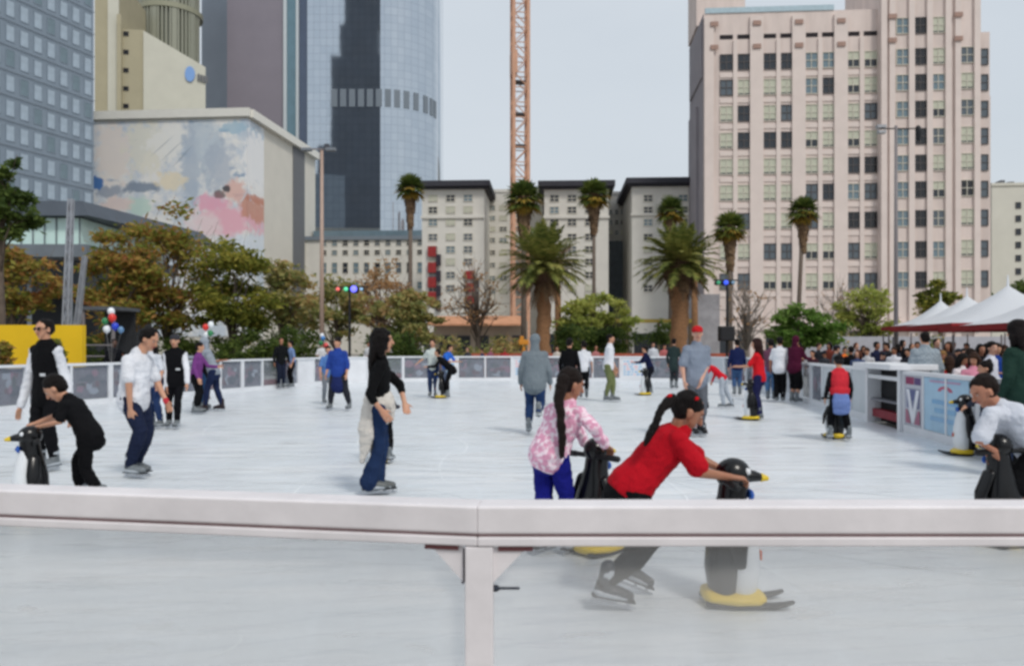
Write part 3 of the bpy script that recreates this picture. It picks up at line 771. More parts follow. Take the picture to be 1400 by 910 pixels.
for (x, y, rx, ry, c, e, a) in ((155, 210, 26, 45, (229, 220, 213), .5, .9), (200, 200, 30, 40, (226, 223, 208), .5, .8), (230, 195, 26, 26, (232, 232, 228), .4, .9),
                                (262, 225, 14, 60, (170, 184, 200), .5, .8), (285, 200, 20, 50, (190, 202, 212), .6, .8), (300, 230, 22, 40, (168, 180, 196), .6, .7),
                                (192, 256, 26, 8, (128, 142, 160), .5, .9), (150, 262, 18, 8, (140, 152, 170), .5, .8), (134, 250, 8, 9, (74, 118, 176), .3, 1),
                                (235, 248, 22, 12, (230, 218, 190), .4, .8), (320, 175, 20, 9, (160, 190, 208), .5, .8), (345, 215, 13, 42, (236, 236, 236), .4, .9), (353, 205, 6, 28, (176, 174, 174), .3, .9),
                                (305, 300, 42, 24, (232, 196, 202), .5, .9), (290, 278, 20, 14, (228, 168, 188), .5, .9), (318, 302, 26, 18, (230, 176, 190), .5, .9), (280, 310, 26, 18, (230, 214, 216), .5, .7),
                                (340, 285, 12, 14, (202, 146, 126), .4, .9), (345, 268, 9, 7, (194, 132, 110), .5, .9), (322, 262, 14, 16, (222, 176, 164), .5, .8), (300, 266, 9, 5, (104, 88, 84), .5, .8), (310, 258, 5, 4, (60, 66, 74), .4, .9),
                                (192, 282, 20, 12, (190, 216, 204), .5, .8), (345, 335, 20, 18, (220, 228, 236), .5, .8), (160, 280, 24, 10, (226, 206, 200), .5, .8)):
    s0, z0 = mx(x, y); q = f.D(x) / FOC
    blob(s0, z0, rx * q * 1.2, ry * q * 1.2, c, .55, e * .7, a, 1.6)
for (x, y, ang) in ((222, 200, 40), (236, 206, 42), (250, 214, 46)):      # thin dark sweeping strokes
    s0, z0 = mx(x, y); q = f.D(x) / FOC
    mp = node(nt, 'ShaderNodeMapping', vector_type='POINT'); mp.inputs['Rotation'].default_value = (0, R(ang), 0)
    tcx = node(nt, 'ShaderNodeTexCoord'); sb = node(nt, 'ShaderNodeVectorMath', operation='SUBTRACT'); sb.inputs[1].default_value = (s0, 0, z0)
    nt.links.new(tcx.outputs['Object'], sb.inputs[0]); nt.links.new(sb.outputs[0], mp.inputs[0])
    sx = node(nt, 'ShaderNodeVectorMath', operation='MULTIPLY'); sx.inputs[1].default_value = (1 / (26 * q), 0, 1 / (1.1 * q)); nt.links.new(mp.outputs[0], sx.inputs[0])
    ln = node(nt, 'ShaderNodeVectorMath', operation='LENGTH'); nt.links.new(sx.outputs[0], ln.inputs[0])
    mr = node(nt, 'ShaderNodeMapRange'); mr.inputs['From Min'].default_value = 1; mr.inputs['From Max'].default_value = .4; mr.inputs['To Max'].default_value = .5
    nt.links.new(ln.outputs['Value'], mr.inputs[0]); base = mixc(nt, mr.outputs[0], base, rgb(120, 132, 144))
nt.links.new(base, b_.inputs['Base Color']); b_.inputs['Roughness'].default_value = .8
g = MB(); g.bx(.2, L - .02, -.12, -.003, 3, zt - .3); g.build('mural', m, rt)
g = MB(); p0, p1 = SW(.0), SW(.2); q_ = V((.07, 0, (zt + 2.7) / 2)); g.bar(p0 + q_ + V((0, -.1, 0)), p1 + q_, .12, zt - 3.3); g.build('mural', m, rt)

# -- beige block with the sign, and the finned round tower behind
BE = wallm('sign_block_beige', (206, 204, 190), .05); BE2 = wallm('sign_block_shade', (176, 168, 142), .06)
f = Fac(196, 165, -9); rt = f.root('beige_block', 'beige block with a small blue and grey sign near its roof', 'building')
zt = f.z(280, 92); L = f.s(281)
a0 = f.z(196, 42) ; 
g = MB(); g.add([V((0, 0, 0)), V((L, 0, 0)), V((L - 9, 20, 0)), V((0, 20, 0)), V((0, 0, a0)), V((L, 0, zt)), V((L - 9, 20, zt)), V((0, 20, a0))],
                [(0, 1, 5, 4), (1, 2, 6, 5), (2, 3, 7, 6), (3, 0, 4, 7), (4, 5, 6, 7)]); g.build('wall', BE, rt)
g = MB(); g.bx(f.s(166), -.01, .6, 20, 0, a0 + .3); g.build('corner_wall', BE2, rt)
for y in (45, 70, 95, 120, 144):
    window(rt, f.s(171), f.z(171, y), 7 / FOC * 165, 6 / FOC * 165, 'black', FD_, y=.6, div=0)
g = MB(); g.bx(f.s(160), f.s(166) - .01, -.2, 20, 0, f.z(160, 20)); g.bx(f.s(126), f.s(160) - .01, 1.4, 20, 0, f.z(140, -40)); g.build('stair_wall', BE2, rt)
g = MB(); g.bx(f.s(145), f.s(160) - .02, 1.0, 1.39, 0, f.z(140, -40)); g.build('pale_strip', BE, rt)
sg_ = MB(); sx_ = f.s(260); sz = f.z(262, 102)
n = 14; sg_.add([V((sx_ + 1.0 * math.cos(2 * math.pi * k / n), -.3, sz + 1.6 * math.sin(2 * math.pi * k / n))) for k in range(n)] + [V((sx_ + 1.0 * math.cos(2 * math.pi * k / n), -.05, sz + 1.6 * math.sin(2 * math.pi * k / n))) for k in range(n)],
    [tuple(range(n))] + [(k, (k + 1) % n, (k + 1) % n + n, k + n) for k in range(n)], 0)
for k in range(4): sg_.bx(sx_ + 1.5 + k * .55, sx_ + 1.5 + k * .55 + .4, -.3, -.05, sz - 1.3 - k * .15, sz + .1 - k * .15, 1)
sg_.build('sign', [M('sign_blue', (130, 168, 222), .5, .05), M('sign_grey', (110, 112, 116), .5, .05)], rt)
D_ = 185; cxp, rr = PX(214, D_), 42 / FOC * D_
rt = thing('finned_tower', 'round olive tower with vertical fins rising behind the beige block', 'building', (cxp, D_ + rr, 0))
zt = PZ(-60, D_); g = MB(); g.loft([(0, 0, 0), (0, 0, zt)], [rr * .92] * 2, None, 28, 0, False); g.build('drum', M('drum_olive', (104, 108, 98), .4, .2, .3), rt)
for k in range(26):
    a_ = math.pi + math.pi * (k + .5) / 26
    g = MB(); wd = 1.1 if k % 5 == 2 else .4
    g.bx(-wd / 2, wd / 2, -.5, .3, 0, zt); g.build('fin', M('fin_olive', (196, 192, 160) if wd > 1 else (150, 152, 138), .6, .1), rt, (rr * .96 * math.cos(a_), rr * .96 * math.sin(a_), 0), rz=a_ + math.pi / 2)
g = MB(); z2 = PZ(8, D_); g.loft([(0, 0, z2), (0, 0, z2 + 1.2)], [rr * 1.06] * 2, None, 28, 0, False); g.build('ring_ledge', M('ring_olive', (150, 150, 130), .6, .1), rt)

# -- grey glass office at the far left
f = Fac(-60, 95, -72); rt = f.root('glass_office', 'blue grey glass office with square pale panes at the left edge', 'building')
WALLG = M('curtain_grey', (128, 142, 156), .3, .1, .5, spec=.6)
L = f.s(128); g = MB(); g.prism([(0, 0), (L, 0), (L, 62), (0, 62)], 0, .01); g = MB(); g.add([V((x, y, z)) for z in (0, 62) for x, y in ((0, 0), (L, 0), (L, 30), (0, 30))], [(0, 1, 5, 4), (1, 2, 6, 5), (2, 3, 7, 6), (3, 0, 4, 7), (4, 5, 6, 7)]); g.build('wall', WALLG, rt)
pan = M('pane_pale', (150, 168, 184), .22, .12, .6, spec=.7)
step = (f.s(128)) / 10.0; cnt = 0
zrow = 3.15
for r_i in range(12):
    z0 = 14.2 + r_i * zrow
    for c_i in range(10):
        if cnt >= 100 and False: break
        xx = (c_i + .5) * step
        if c_i < 2: continue
        window(rt, xx, z0 + zrow * .5, step * .64, zrow * .68, 'sky' if (c_i + r_i) % 5 else 'teal', WALLG, div=0, dep=.06); cnt += 1
        if cnt >= 100: pass
g = MB()
for r_i in range(13): g.bx(.01, L + .15, -.14, -.09, 14.12 + r_i * zrow, 14.2 + r_i * zrow)
g.build('floor_fin', M('fin_grey', (134, 146, 158), .4, .08), rt)
# podium pavilion with the pale glass band
f = Fac(-120, 62, -1.0); rt = f.root('glass_pavilion', 'low dark pavilion with a pale green glass band under a deep roof', 'building')
L = f.s(114); q = 62 / FOC
z = lambda y: PZ(y, 62)
GD1 = M('pav_grey', (112, 120, 128), .5, .15, .6); GD2 = M('pav_dark', (72, 80, 90), .5, .15, .6); SEA = M('sea_glass', (208, 236, 230), .15, .12, .5, spec=.6)
g = MB(); g.bx(0, L - .4, .4, 16, z(334) + .01, z(296) - .01); g.build('glass_band', SEA, rt)
g = MB()
for k in range(17): g.bx(L - .5 - k * .9, L - .42 - k * .9, .3, .39, z(334), z(296))
g.build('mullion', GD1, rt)
g = MB(); g.add([V((0, -.4, z(295))), V((L + .6, -.4, z(295))), V((L + 4, 18, z(295))), V((0, 18, z(295))), V((0, .6, z(272))), V((L - .4, .6, z(272))), V((L + 2.5, 18, z(272))), V((0, 18, z(272)))],
    [(0, 1, 5, 4), (1, 2, 6, 5), (2, 3, 7, 6), (3, 0, 4, 7), (4, 5, 6, 7), (0, 3, 2, 1)]); g.build('roof', GD2, rt)
g = MB(); g.bx(0, L + .6, -.8, 17, z(352), z(335)); g.build('fascia', GD1, rt)
g = MB(); g.bx(0, L - 1, 2.5, 17, z(400), z(353)); g.build('soffit_wall', GD2, rt)
g = MB(); g.bx(0, L - 2, 6, 17, 0, z(401)); g.build('lower_wall', M('pav_black', (44, 48, 54), .6, .2), rt)
for k in range(5):
    g = MB(); x_ = L - 1.5 - k * 3.2; g.loft([(x_, 1, 0), (x_, 1, z(353))], [.17, .17], None, 10, 0, False); g.build('column', GD1, rt)

# -- cream building at the far right
f = Fac(1356, 140, 6); rt = f.root('cream_building', 'plain cream building with small dark windows at the right edge', 'building')
zt = f.z(1380, 254); CR3 = wallm('cream_plain', (212, 210, 198), .05)
g = MB(); g.bx(0, f.s(1480), 0, 20, 0, zt); g.build('wall', CR3, rt)
g = MB(); g.bx(-.1, f.s(1480), -.2, .3, zt + .005, zt + .5); g.build('parapet', CR3, rt)
g = MB(); g.bx(f.s(1358), f.s(1368), 3, 5, zt + .006, zt + 1.1); g.bx(f.s(1380), f.s(1386), 3, 5, zt + .006, zt + 1.6); g.bx(f.s(1391), f.s(1399), 3, 6, zt + .006, zt + 1.3); g.build('roof_plant', M('plant_grey', (110, 112, 118), .7, .2), rt)
for y in (281, 299, 317, 335, 353, 371):
    for x in (1392, 1416, 1440): window(rt, f.s(x), f.z(1380, y), .9, 1.1, 'dark', FD_, div=0)

# -- low terracotta-roofed shop row between trees, and the cream kiosk behind the fence
f = Fac(592, 92, 2); rt = f.root('shop_row', 'low shop row with faded orange canopy roof behind the bare tree', 'building')
g = MB(); g.bx(0, f.s(720), .5, 8, 0, f.z(640, 437)); g.build('wall', wallm('shop_tan', (170, 156, 140), .15), rt)
g = MB(); z0 = f.z(640, 437); g.add([V((-.5, -1.8, z0 - .5)), V((f.s(720), -1.8, z0 - .5)), V((f.s(720), 3, z0 + .55)), V((-.5, 3, z0 + .55)), V((-.5, -1.8, z0 - .7)), V((f.s(720), -1.8, z0 - .7)), V((f.s(720), 3, z0 + .35)), V((-.5, 3, z0 + .35))],
    [(0, 1, 2, 3), (7, 6, 5, 4), (0, 4, 5, 1), (1, 5, 6, 2), (2, 6, 7, 3), (3, 7, 4, 0)]); g.build('roof', M('terracotta', (196, 142, 108), .8, .2, 1.2), rt)
for k in range(5):
    window(rt, 1.4 + k * 2.1, 1.7, 1.5, 2.0, 'dark', FD_, y=.5, div=1)

# ---------------------------------------------------------------- tower crane mast
D_ = 112; cw = 20.0 / FOC * D_ / 2; cxp = PX(711, D_); zt = PZ(-40, D_)
ORG = M('crane_orange', (206, 158, 130), .6, .15, 1.5)
rt = thing('crane_mast', 'orange lattice mast of a tower crane rising behind the apartments', 'crane', (cxp, D_, 0), R(8))
for sx in (-1, 1):
    for sy in (-1, 1):
        g = MB(); g.bar((sx * cw, sy * cw, 0), (sx * cw, sy * cw, zt), .42); g.build('chord', ORG, rt)
n = 26; hs_ = zt / n
for k in range(n + 1):
    g = MB(); z = k * hs_
    for s in (-1, 1):
        g.bar((-cw, s * cw, z), (cw, s * cw, z), .12); g.bar((s * cw, -cw, z), (s * cw, cw, z), .12)
        if k < n:
            z2 = z + hs_; a_ = 1 if k % 2 else -1
            g.bar((-cw * a_, s * cw, z), (cw * a_, s * cw, z2), .12); g.bar((s * cw, -cw * a_, z), (s * cw, cw * a_, z2), .12)
    g.build('lattice_bay', ORG, rt)
for y in (113, 157, 200):
    g = MB(); z = PZ(y, D_); g.bx(-cw * .7, cw * .7, -cw * .7, cw * .7, z - .12, z + .12); g.build('platform', M('platform_grey', (84, 84, 88), .7, .1), rt)
g = MB(); z = PZ(88, D_); g.bx(-cw - .25, -cw + .5, -cw - .2, cw + .2, z - 1.6, z + 1.6)
g.build('climbing_collar', ORG, rt)
# ---------------------------------------------------------------- trees
BARK = M('bark', (104, 92, 82), .9, .3, 4, bs=20, bst=.5); BARKG = M('bark_grey', (130, 122, 114), .9, .25, 4, bs=20, bst=.5)
def leafcloud(pts, n, size, rn, spread, flat=.55, elong=1.5):
    """n little bent leaf sprays scattered round cluster points"""
    g = MB(); v, fcs = g.v, g.f
    for i in range(n):
        c, r = pts[rn.randrange(len(pts))]
        d = V((rn.gauss(0, 1), rn.gauss(0, 1), rn.gauss(0, 1) * flat)); d = d * (r * .5)
        p = c + d
        a = V((rn.uniform(-1, 1), rn.uniform(-1, 1), rn.uniform(-.6, .6))).normalized()
        b_ = a.cross(V((rn.uniform(-1, 1), rn.uniform(-1, 1), rn.uniform(-1, 1)))).normalized()
        s = size * rn.uniform(.55, 1.4); a = a * s * elong; b_ = b_ * s * .6
        k = len(v); cn = a.cross(b_).normalized() * s * .15
        v += [tuple(p - a), tuple(p + b_ + cn), tuple(p + a), tuple(p - b_ + cn)]
        fcs += [(k, k + 1, k + 2), (k, k + 2, k + 3)]; g.m += [0, 0]
    return g
def tree(name, label, x, D, h, crown, n, leaf, mat, seed=1, tr=.16, bark=None, bare=0, zlo=.25, cat='tree', group='trees round the square', ncl=46, clr=.85):
    """crown: (half width, z low, z high) in metres"""
    rn = random.Random(seed); bark = bark or BARK
    r = thing(name, label, cat, (PX(x, D), D, 0), 0, group)
    hw, z0, z1 = crown; cz = (z0 + z1) / 2; hz = (z1 - z0) / 2
    cl = []
    while len(cl) < ncl:
        q = V((rn.uniform(-1, 1), rn.uniform(-1, 1), rn.uniform(-1, 1)))
        if q.length > 1 or q.length < .35: continue
        wob = .75 + .5 * noise.noise(q * 2.1 + V((seed * 3.1, 0, 0)))
        cl.append((V((q.x * hw * wob * (1.05 - .25 * q.z), q.y * hw * .8 * wob, cz + q.z * hz * min(1.12, wob + .12))), rn.uniform(.5, 1.1) * clr * min(hw, hz) * .36))
    t = MB(); top = V((rn.uniform(-.2, .2), rn.uniform(-.2, .2), z0 + hz * .8))
    pts = [V((0, 0, 0)), V((rn.uniform(-.08, .08), 0, z0 * .5)), V((rn.uniform(-.15, .15), 0, z0)), top]
    t.loft(pts, [tr * 1.25, tr, tr * .85, tr * .3], None, 8, 0, False)
    t.build('trunk', bark, r, smooth=True)
    t = MB()
    for c, rad in cl[:26 + bare]:
        f_ = rn.uniform(.35, .95); a = pts[1].lerp(pts[2], f_) if rn.random() < .4 else pts[2].lerp(top, f_ * .8)
        mid = a.lerp(c, .5) + V((rn.uniform(-.3, .3), rn.uniform(-.3, .3), rn.uniform(0, .4)))
        t.loft([a, mid, c], [tr * .38, tr * .2, tr * .06], None, 5, 0, False)
        for q in range(3 if bare else 1):
            e = c + V((rn.uniform(-1, 1), rn.uniform(-1, 1), rn.uniform(-.2, 1))) * rad * 1.5
            t.loft([mid.lerp(c, .6), e], [tr * .12, tr * .04], None, 4, 0, False)
    t.build('branches', bark, r, smooth=True)
    if n:
        leafcloud(cl, int(n * .64), leaf, rn, 1).build('crown', mat, r)
    return r
GRN_ = foliage('leaf_green', [(77, 89, 40), (126, 132, 56), (186, 173, 83)])
DKG = foliage('leaf_dark', [(55, 73, 38), (86, 106, 51), (128, 143, 72)])
AUT = foliage('leaf_autumn', [(95, 115, 53), (136, 145, 65), (167, 153, 75), (184, 132, 79), (123, 136, 61), (163, 108, 71)])
OLV = foliage('leaf_olive', [(105, 115, 70), (141, 148, 90), (184, 170, 109), (196, 162, 116)])
YGR = foliage('leaf_yellowgreen', [(131, 146, 70), (175, 183, 96), (202, 199, 114)])
VIV = foliage('leaf_vivid', [(66, 98, 38), (96, 131, 52), (124, 152, 76), (150, 167, 106)])
TAN = foliage('leaf_tan', [(155, 122, 88), (192, 151, 110), (165, 139, 95)])
tr = tree
def m_(px, D): return px / FOC * D
def T(name, label, x, D, px0, px1, yt, yb, n, leaf, mat, **k):
    hw = m_((px1 - px0) / 2, D); tree(name, label, x, D, 0, (hw, PZ(yb, D), PZ(yt, D)), n, leaf, mat, **k)
T('broadleaf_tree', 'dark green leafy branch mass at the upper left edge of the square', 2, 34, -46, 50, 218, 335, 5200, .12, DKG, seed=4)
T('autumn_tree', 'low rust and green autumn tree at the left edge above the yellow wall', 20, 40, -60, 98, 336, 446, 5500, .12, AUT, seed=11)
T('autumn_tree', 'rusty autumn tree left of the big green one, behind the balloons', 160, 43, 104, 240, 306, 478, 8600, .12, AUT, seed=21)
T('autumn_tree', 'tallest autumn tree with thin shoots reaching up over the mural', 232, 45, 150, 326, 268, 474, 9000, .12, AUT, seed=8, bare=12)
T('broadleaf_tree', 'wide green and brown tree in front of the mural building edge', 318, 44, 232, 390, 318, 478, 9300, .125, GRN_, seed=31)
T('olive_tree', 'dull olive tree just left of the tall lamp pole', 385, 47, 322, 440, 340, 474, 5500, .12, OLV, seed=5)
T('olive_tree', 'dull olive tree behind the coloured light rig on its pole', 458, 50, 408, 520, 366, 470, 4200, .12, OLV, seed=6)
T('yellowing_tree', 'rounded yellow green tree behind the woman in the black top', 560, 46, 496, 612, 388, 484, 7500, .12, OLV, seed=9)
T('yellowing_tree', 'taller thin tan tree between lamp pole and slim palm', 522, 53, 470, 596, 352, 460, 3000, .11, TAN, seed=12, bare=14)
T('bare_tree', 'bare brown tree with a thin twiggy crown left of the first date palm', 654, 46, 604, 704, 348, 462, 900, .08, TAN, seed=13, bare=20, bark=BARK)
T('yellowing_tree', 'sparse yellow green tree between the two date palms', 822, 52, 776, 878, 392, 468, 4200, .11, YGR, seed=14, bare=8)
T('yellowing_tree', 'small yellow green tree half hidden right of the first date palm', 790, 50, 752, 826, 402, 470, 3200, .11, YGR, seed=15)
T('bare_tree', 'bare grey tree with pale twisted branches beside the speaker box', 1022, 48, 978, 1052, 360, 476, 350, .07, TAN, seed=16, bare=20, bark=BARKG)
T('leafy_tree', 'vivid green bushy tree behind the two people at the barrier', 1098, 40, 1040, 1156, 414, 490, 9500, .10, VIV, seed=17)
T('yellowing_tree', 'thin green tree in front of the pink block right of the vivid bush', 1186, 46, 1132, 1240, 388, 472, 4000, .1, YGR, seed=18, bare=12)
T('broadleaf_tree', 'green tree top behind the left white tent peak', 1286, 50, 1240, 1322, 384, 440, 3800, .11, GRN_, seed=19, bare=6)
T('bare_tree', 'pale bare tree left of the tall right lamp pole', 1150, 54, 1112, 1190, 368, 470, 300, .07, TAN, seed=20, bare=20, bark=BARKG)
T('broadleaf_tree', 'dark green tree top behind the largest tent at the right edge', 1402, 62, 1366, 1450, 380, 420, 3000, .12, DKG, seed=23)
for k, (x, lab) in enumerate(((66, 'small green shrub in front of the yellow wall beside the man in the vest'),)):
    T('garden_shrub', lab, 78, 24, 62, 92, 462, 508, 1300, .07, GRN_, seed=40, tr=.04, cat='shrub', group='shrubs')
T('garden_shrub', 'rust coloured shrub low against the yellow wall at the left edge', 4, 24, -12, 20, 462, 506, 1200, .07, AUT, seed=41, tr=.04, cat='shrub', group='shrubs')
# hedges beyond the far barrier
def hedge(label, x0, x1, y0, D, mat, n, seed):
    rn = random.Random(seed); zt = PZ(y0, D); w_ = m_(x1 - x0, D); cl = []
    for i in range(int(w_ * 5) + 6): cl.append((V((rn.uniform(0, w_), rn.uniform(0, 1.2), rn.uniform(.1, zt * rn.uniform(.7, 1)))), rn.uniform(.4, .8)))
    o = leafcloud(cl, n, .085, rn, 1).build('hedge', mat, None, (PX(x0, D), D, 0)); tag(o, label, 'hedge', 'hedges')
hedge('dark hedge under the trees left of the tall lamp pole', 296, 430, 446, 41, DKG, 6500, 1)
hedge('dark rounded hedge behind the black haired woman', 500, 566, 452, 40, DKG, 3200, 2)
hedge('low dark hedge left of the first date palm', 596, 722, 464, 42, OLV, 4200, 3)
hedge('dark planting between the two date palms', 768, 918, 444, 47, DKG, 7500, 4)
hedge('dark planting under the autumn trees behind the balloons', 108, 300, 456, 44, DKG, 7000, 5)
hedge('low planting behind the crowd by the tents', 1150, 1330, 462, 44, OLV, 4500, 6)

# ---------------------------------------------------------------- palms
FROND = foliage('frond_green', [(65, 78, 39), (102, 113, 56), (146, 147, 77), (172, 162, 98)], .25)
FAN = foliage('fan_green', [(58, 76, 37), (91, 108, 52), (139, 145, 69)], .2)
FANY = foliage('fan_yellow', [(142, 128, 50), (177, 143, 65), (109, 106, 44)], .2)
DEAD = foliage('dead_fronds', [(88, 70, 54), (116, 92, 70), (136, 112, 86), (98, 76, 56)], .1)
TRK = M('palm_trunk', (146, 108, 76), .9, .35, 7, bs=14, bst=.9, stretch=(1, 1, 2.5)); TRK2 = M('palm_trunk_grey', (112, 100, 90), .9, .3, 6, bs=14, bst=.6)
def frond(g, base, az, el, L, w, droop, rn, nl=26, lw=.035, vee=.5):
    """feather frond: leaflets as narrow blades along an arched rib"""
    d = V((math.cos(az) * math.cos(el), math.sin(az) * math.cos(el), math.sin(el))); p = V(base); st = L / nl; side = V((-math.sin(az), math.cos(az), 0))
    tw = rn.uniform(-.4, .4)
    for i in range(nl):
        q = p + d * st; up = side.cross(d).normalized() * -1
        t = i / nl; ln = w * math.sin(math.pi * min(1, .12 + t * .92)) ** .6
        k = len(g.v)
        g.v += [tuple(p - side * lw * .5), tuple(p + side * lw * .5), tuple(q + side * lw * .4), tuple(q - side * lw * .4)]; g.f.append((k, k + 1, k + 2, k + 3)); g.m.append(0)
        if t > .1:
            for s in (-1, 1):
                o = (side * s + d * .75 + up * vee * rn.uniform(-.1, 1) + V((0, 0, -.35 + tw * s * .3))).normalized() * ln * rn.uniform(.8, 1.1)
                k = len(g.v); h_ = d * lw * 1.3
                g.v += [tuple(p - h_), tuple(p + h_), tuple(p + o)]; g.f.append((k, k + 1, k + 2)); g.m.append(0)
        p = q; d = (d + V((0, 0, -droop * st * (.5 + 1.4 * t)))).normalized()
def date_palm(label, x, D, ycrown, ytop, wpx, tw, seed):
    rn = random.Random(seed); r = thing('date_palm', label, 'palm tree', (PX(x, D), D, 0), 0, 'date palms')
    zc = PZ(ycrown, D); L = m_(wpx / 2, D) * 1.17
    g = MB(); tr_ = m_(tw / 2, D); n = 14; pts = []; rr = []
    for i in range(n + 1): pts.append((.05 * math.sin(i), 0, zc * i / n)); rr.append(tr_ * (1.12 if i % 2 else .95) * (1.25 if i == 0 else 1) * (1 + .35 * max(0, (i - 10) / 4)))
    g.loft(pts, rr, None, 14, 0, False); g.build('trunk', TRK, r, smooth=True)
    g = MB(); g.loft([(0, 0, zc - tr_ * 2.6), (0, 0, zc - tr_), (0, 0, zc + .3)], [tr_ * 1.2, tr_ * 2.0, tr_ * 1.1], None, 14); g.build('crown_boss', M('palm_boss', (92, 70, 54), .9, .4, 9, bs=20, bst=1), r, smooth=True)
    g = MB(); g2 = MB()
    for i in range(88):
        u = (i + .5) / 88; el = R(84 - 105 * u ** .9 + rn.uniform(-8, 8)); az = i * 2.39996 + rn.uniform(-.15, .15)
        frond(g, (0, 0, zc + .15), az, el, L * rn.uniform(.86, 1.08) * (.9 if el > R(55) else 1), L * .21, .34 / L * 2.2, rn, 38, .042)
    for i in range(34):
        el = R(rn.uniform(-62, -18)); az = rn.uniform(0, 6.283)
        frond(g2, (0, 0, zc - .1), az, el, L * rn.uniform(.6, .82), L * .13, .5 / L * 2.2, rn, 16, .05, .2)
    g.build('crown', FROND, r); g2.build('dead_fronds', DEAD, r)
def fan_palm(label, x, D, ytop, ymid, ybot, wpx, twpx, seed, skirt=True, lean=0, ytrunk=None):
    rn = random.Random(seed); r = thing('fan_palm', label, 'palm tree', (PX(x, D), D, 0), 0, 'fan palms')
    zt, zm, zb = PZ(ytop, D), PZ(ymid, D), PZ(ybot, D); W = m_(wpx / 2, D); t = m_(twpx / 2, D)
    zc = zm + (zt - zm) * .12
    g = MB(); g.loft([(lean, 0, 0), (lean * .6, 0, zc * .45), (0, 0, zc)], [t * 1.3, t, t * .9], None, 10, 0, False); g.build('trunk', TRK2, r, smooth=True)
    def fan(g, az, el, L, fr, dr):
        d = V((math.cos(az) * math.cos(el), math.sin(az) * math.cos(el), math.sin(el))); c = V((0, 0, zc)) + d * L * .5
        side = V((-math.sin(az), math.cos(az), 0)); up = side.cross(d) * -1
        for q in range(13):
            a_ = (q - 6) / 6 * 1.25; o = (d * math.cos(a_) + side * math.sin(a_)); o = (o + up * rn.uniform(-.1, .15) + V((0, 0, -dr * rn.uniform(.4, 1)))).normalized() * fr * (1 - .25 * abs(a_))
            s = side * math.cos(a_) - d * math.sin(a_); k = len(g.v); m2 = c + o * .55
            g.v += [tuple(c), tuple(m2 + s * fr * .075), tuple(c + o + V((0, 0, -fr * .16))), tuple(m2 - s * fr * .075)]; g.f += [(k, k + 1, k + 2, k + 3)]; g.m.append(0)
        k = len(g.v); z0 = V((0, 0, zc)); s = side * .025
        g.v += [tuple(z0 - s), tuple(z0 + s), tuple(c + s), tuple(c - s)]; g.f.append((k, k + 1, k + 2, k + 3)); g.m.append(0)
    g = MB(); g2 = MB(); H_ = (zt - zc)
    for i in range(44):
        u = (i + .5) / 44; el = R(86 - 112 * u + rn.uniform(-8, 8)); az = i * 2.39996
        fan(g if (u < .78 or i % 2) else g2, az, el, W * .8, W * .82, .3)
    g.build('crown', FAN, r)
    for i in range(10): fan(g2, rn.uniform(0, 6.28), R(rn.uniform(-55, -25)), W * .7, W * .65, .7)
    g2.build('yellowing_fans', FANY, r)
    if skirt:
        g = MB(); Hs = zc - zb
        for i in range(330):
            az = rn.uniform(0, 6.283); u = rn.random(); z1 = zc - Hs * u * .8; rad = (W * .42) * (1 - .55 * u) * rn.uniform(.75, 1.05)
            a = V((math.cos(az) * rad * .75, math.sin(az) * rad * .75, z1)); b_ = a + V((math.cos(az) * rad * .2, math.sin(az) * rad * .2, -Hs * rn.uniform(.18, .34)))
            s = V((-math.sin(az), math.cos(az), 0)) * W * .1; k = len(g.v)
            g.v += [tuple(a - s * .5), tuple(a + s * .5), tuple(b_ + s), tuple(b_ - s * .6)]; g.f.append((k, k + 1, k + 2, k + 3)); g.m.append(0)
        g.loft([(0, 0, zc), (0, 0, zc - Hs * .5), (0, 0, zb)], [W * .34, W * .28, t * 1.2], None, 10, 0, True); g.m = g.m[:len(g.f)]
        g.build('dead_skirt', DEAD, r)
date_palm('big date palm left of centre with a thick brown trunk', 743, 44, 368, 290, 126, 19, 1)
date_palm('big date palm right of centre in front of the grey pillar', 929, 43, 364, 276, 118, 23, 2)
fan_palm('slim fan palm with shaggy skirt standing alone beside the glass tower', 561, 62, 231, 262, 309, 43, 6, 3)
fan_palm('fan palm behind the left date palm in line with the crane mast', 716, 60, 238, 278, 332, 56, 7, 4)
fan_palm('slim fan palm between the two date palms with long brown skirt', 812, 66, 234, 272, 318, 48, 5, 5)
fan_palm('fan palm top showing above the right date palm', 917, 60, 256, 294, 340, 44, 6, 6)
fan_palm('yellowish fan palm in front of the left edge of the pink block', 998, 56, 275, 318, 368, 50, 6, 7)
fan_palm('slim fan palm with pale skirt against the pink block windows', 1098, 63, 263, 294, 341, 46, 6, 8, lean=-.5)
for x, D, lab in ((762, 50, 'slender brown palm trunk just right of the left date palm'), (949, 52, 'slender grey palm trunk just right of the right date palm')):
    rt = thing('fan_palm', lab, 'palm tree', (PX(x, D), D, 0), 0, 'fan palms')
    g = MB(); g.loft([(0, 0, 0), (.05, 0, PZ(400, D) * .5), (0, 0, PZ(352, D))], [m_(6, D), m_(4.5, D), m_(4, D)], None, 12, 0, False); g.build('trunk', TRK, rt, smooth=True)
    g = MB(); rn = random.Random(int(x))
    for i in range(26): frond(g, (0, 0, PZ(356, D)), i * 2.4, R(rn.uniform(-50, 60)), 1.6, .5, .5, rn, 12, .05)
    g.build('crown', DEAD if x < 800 else FAN, rt)

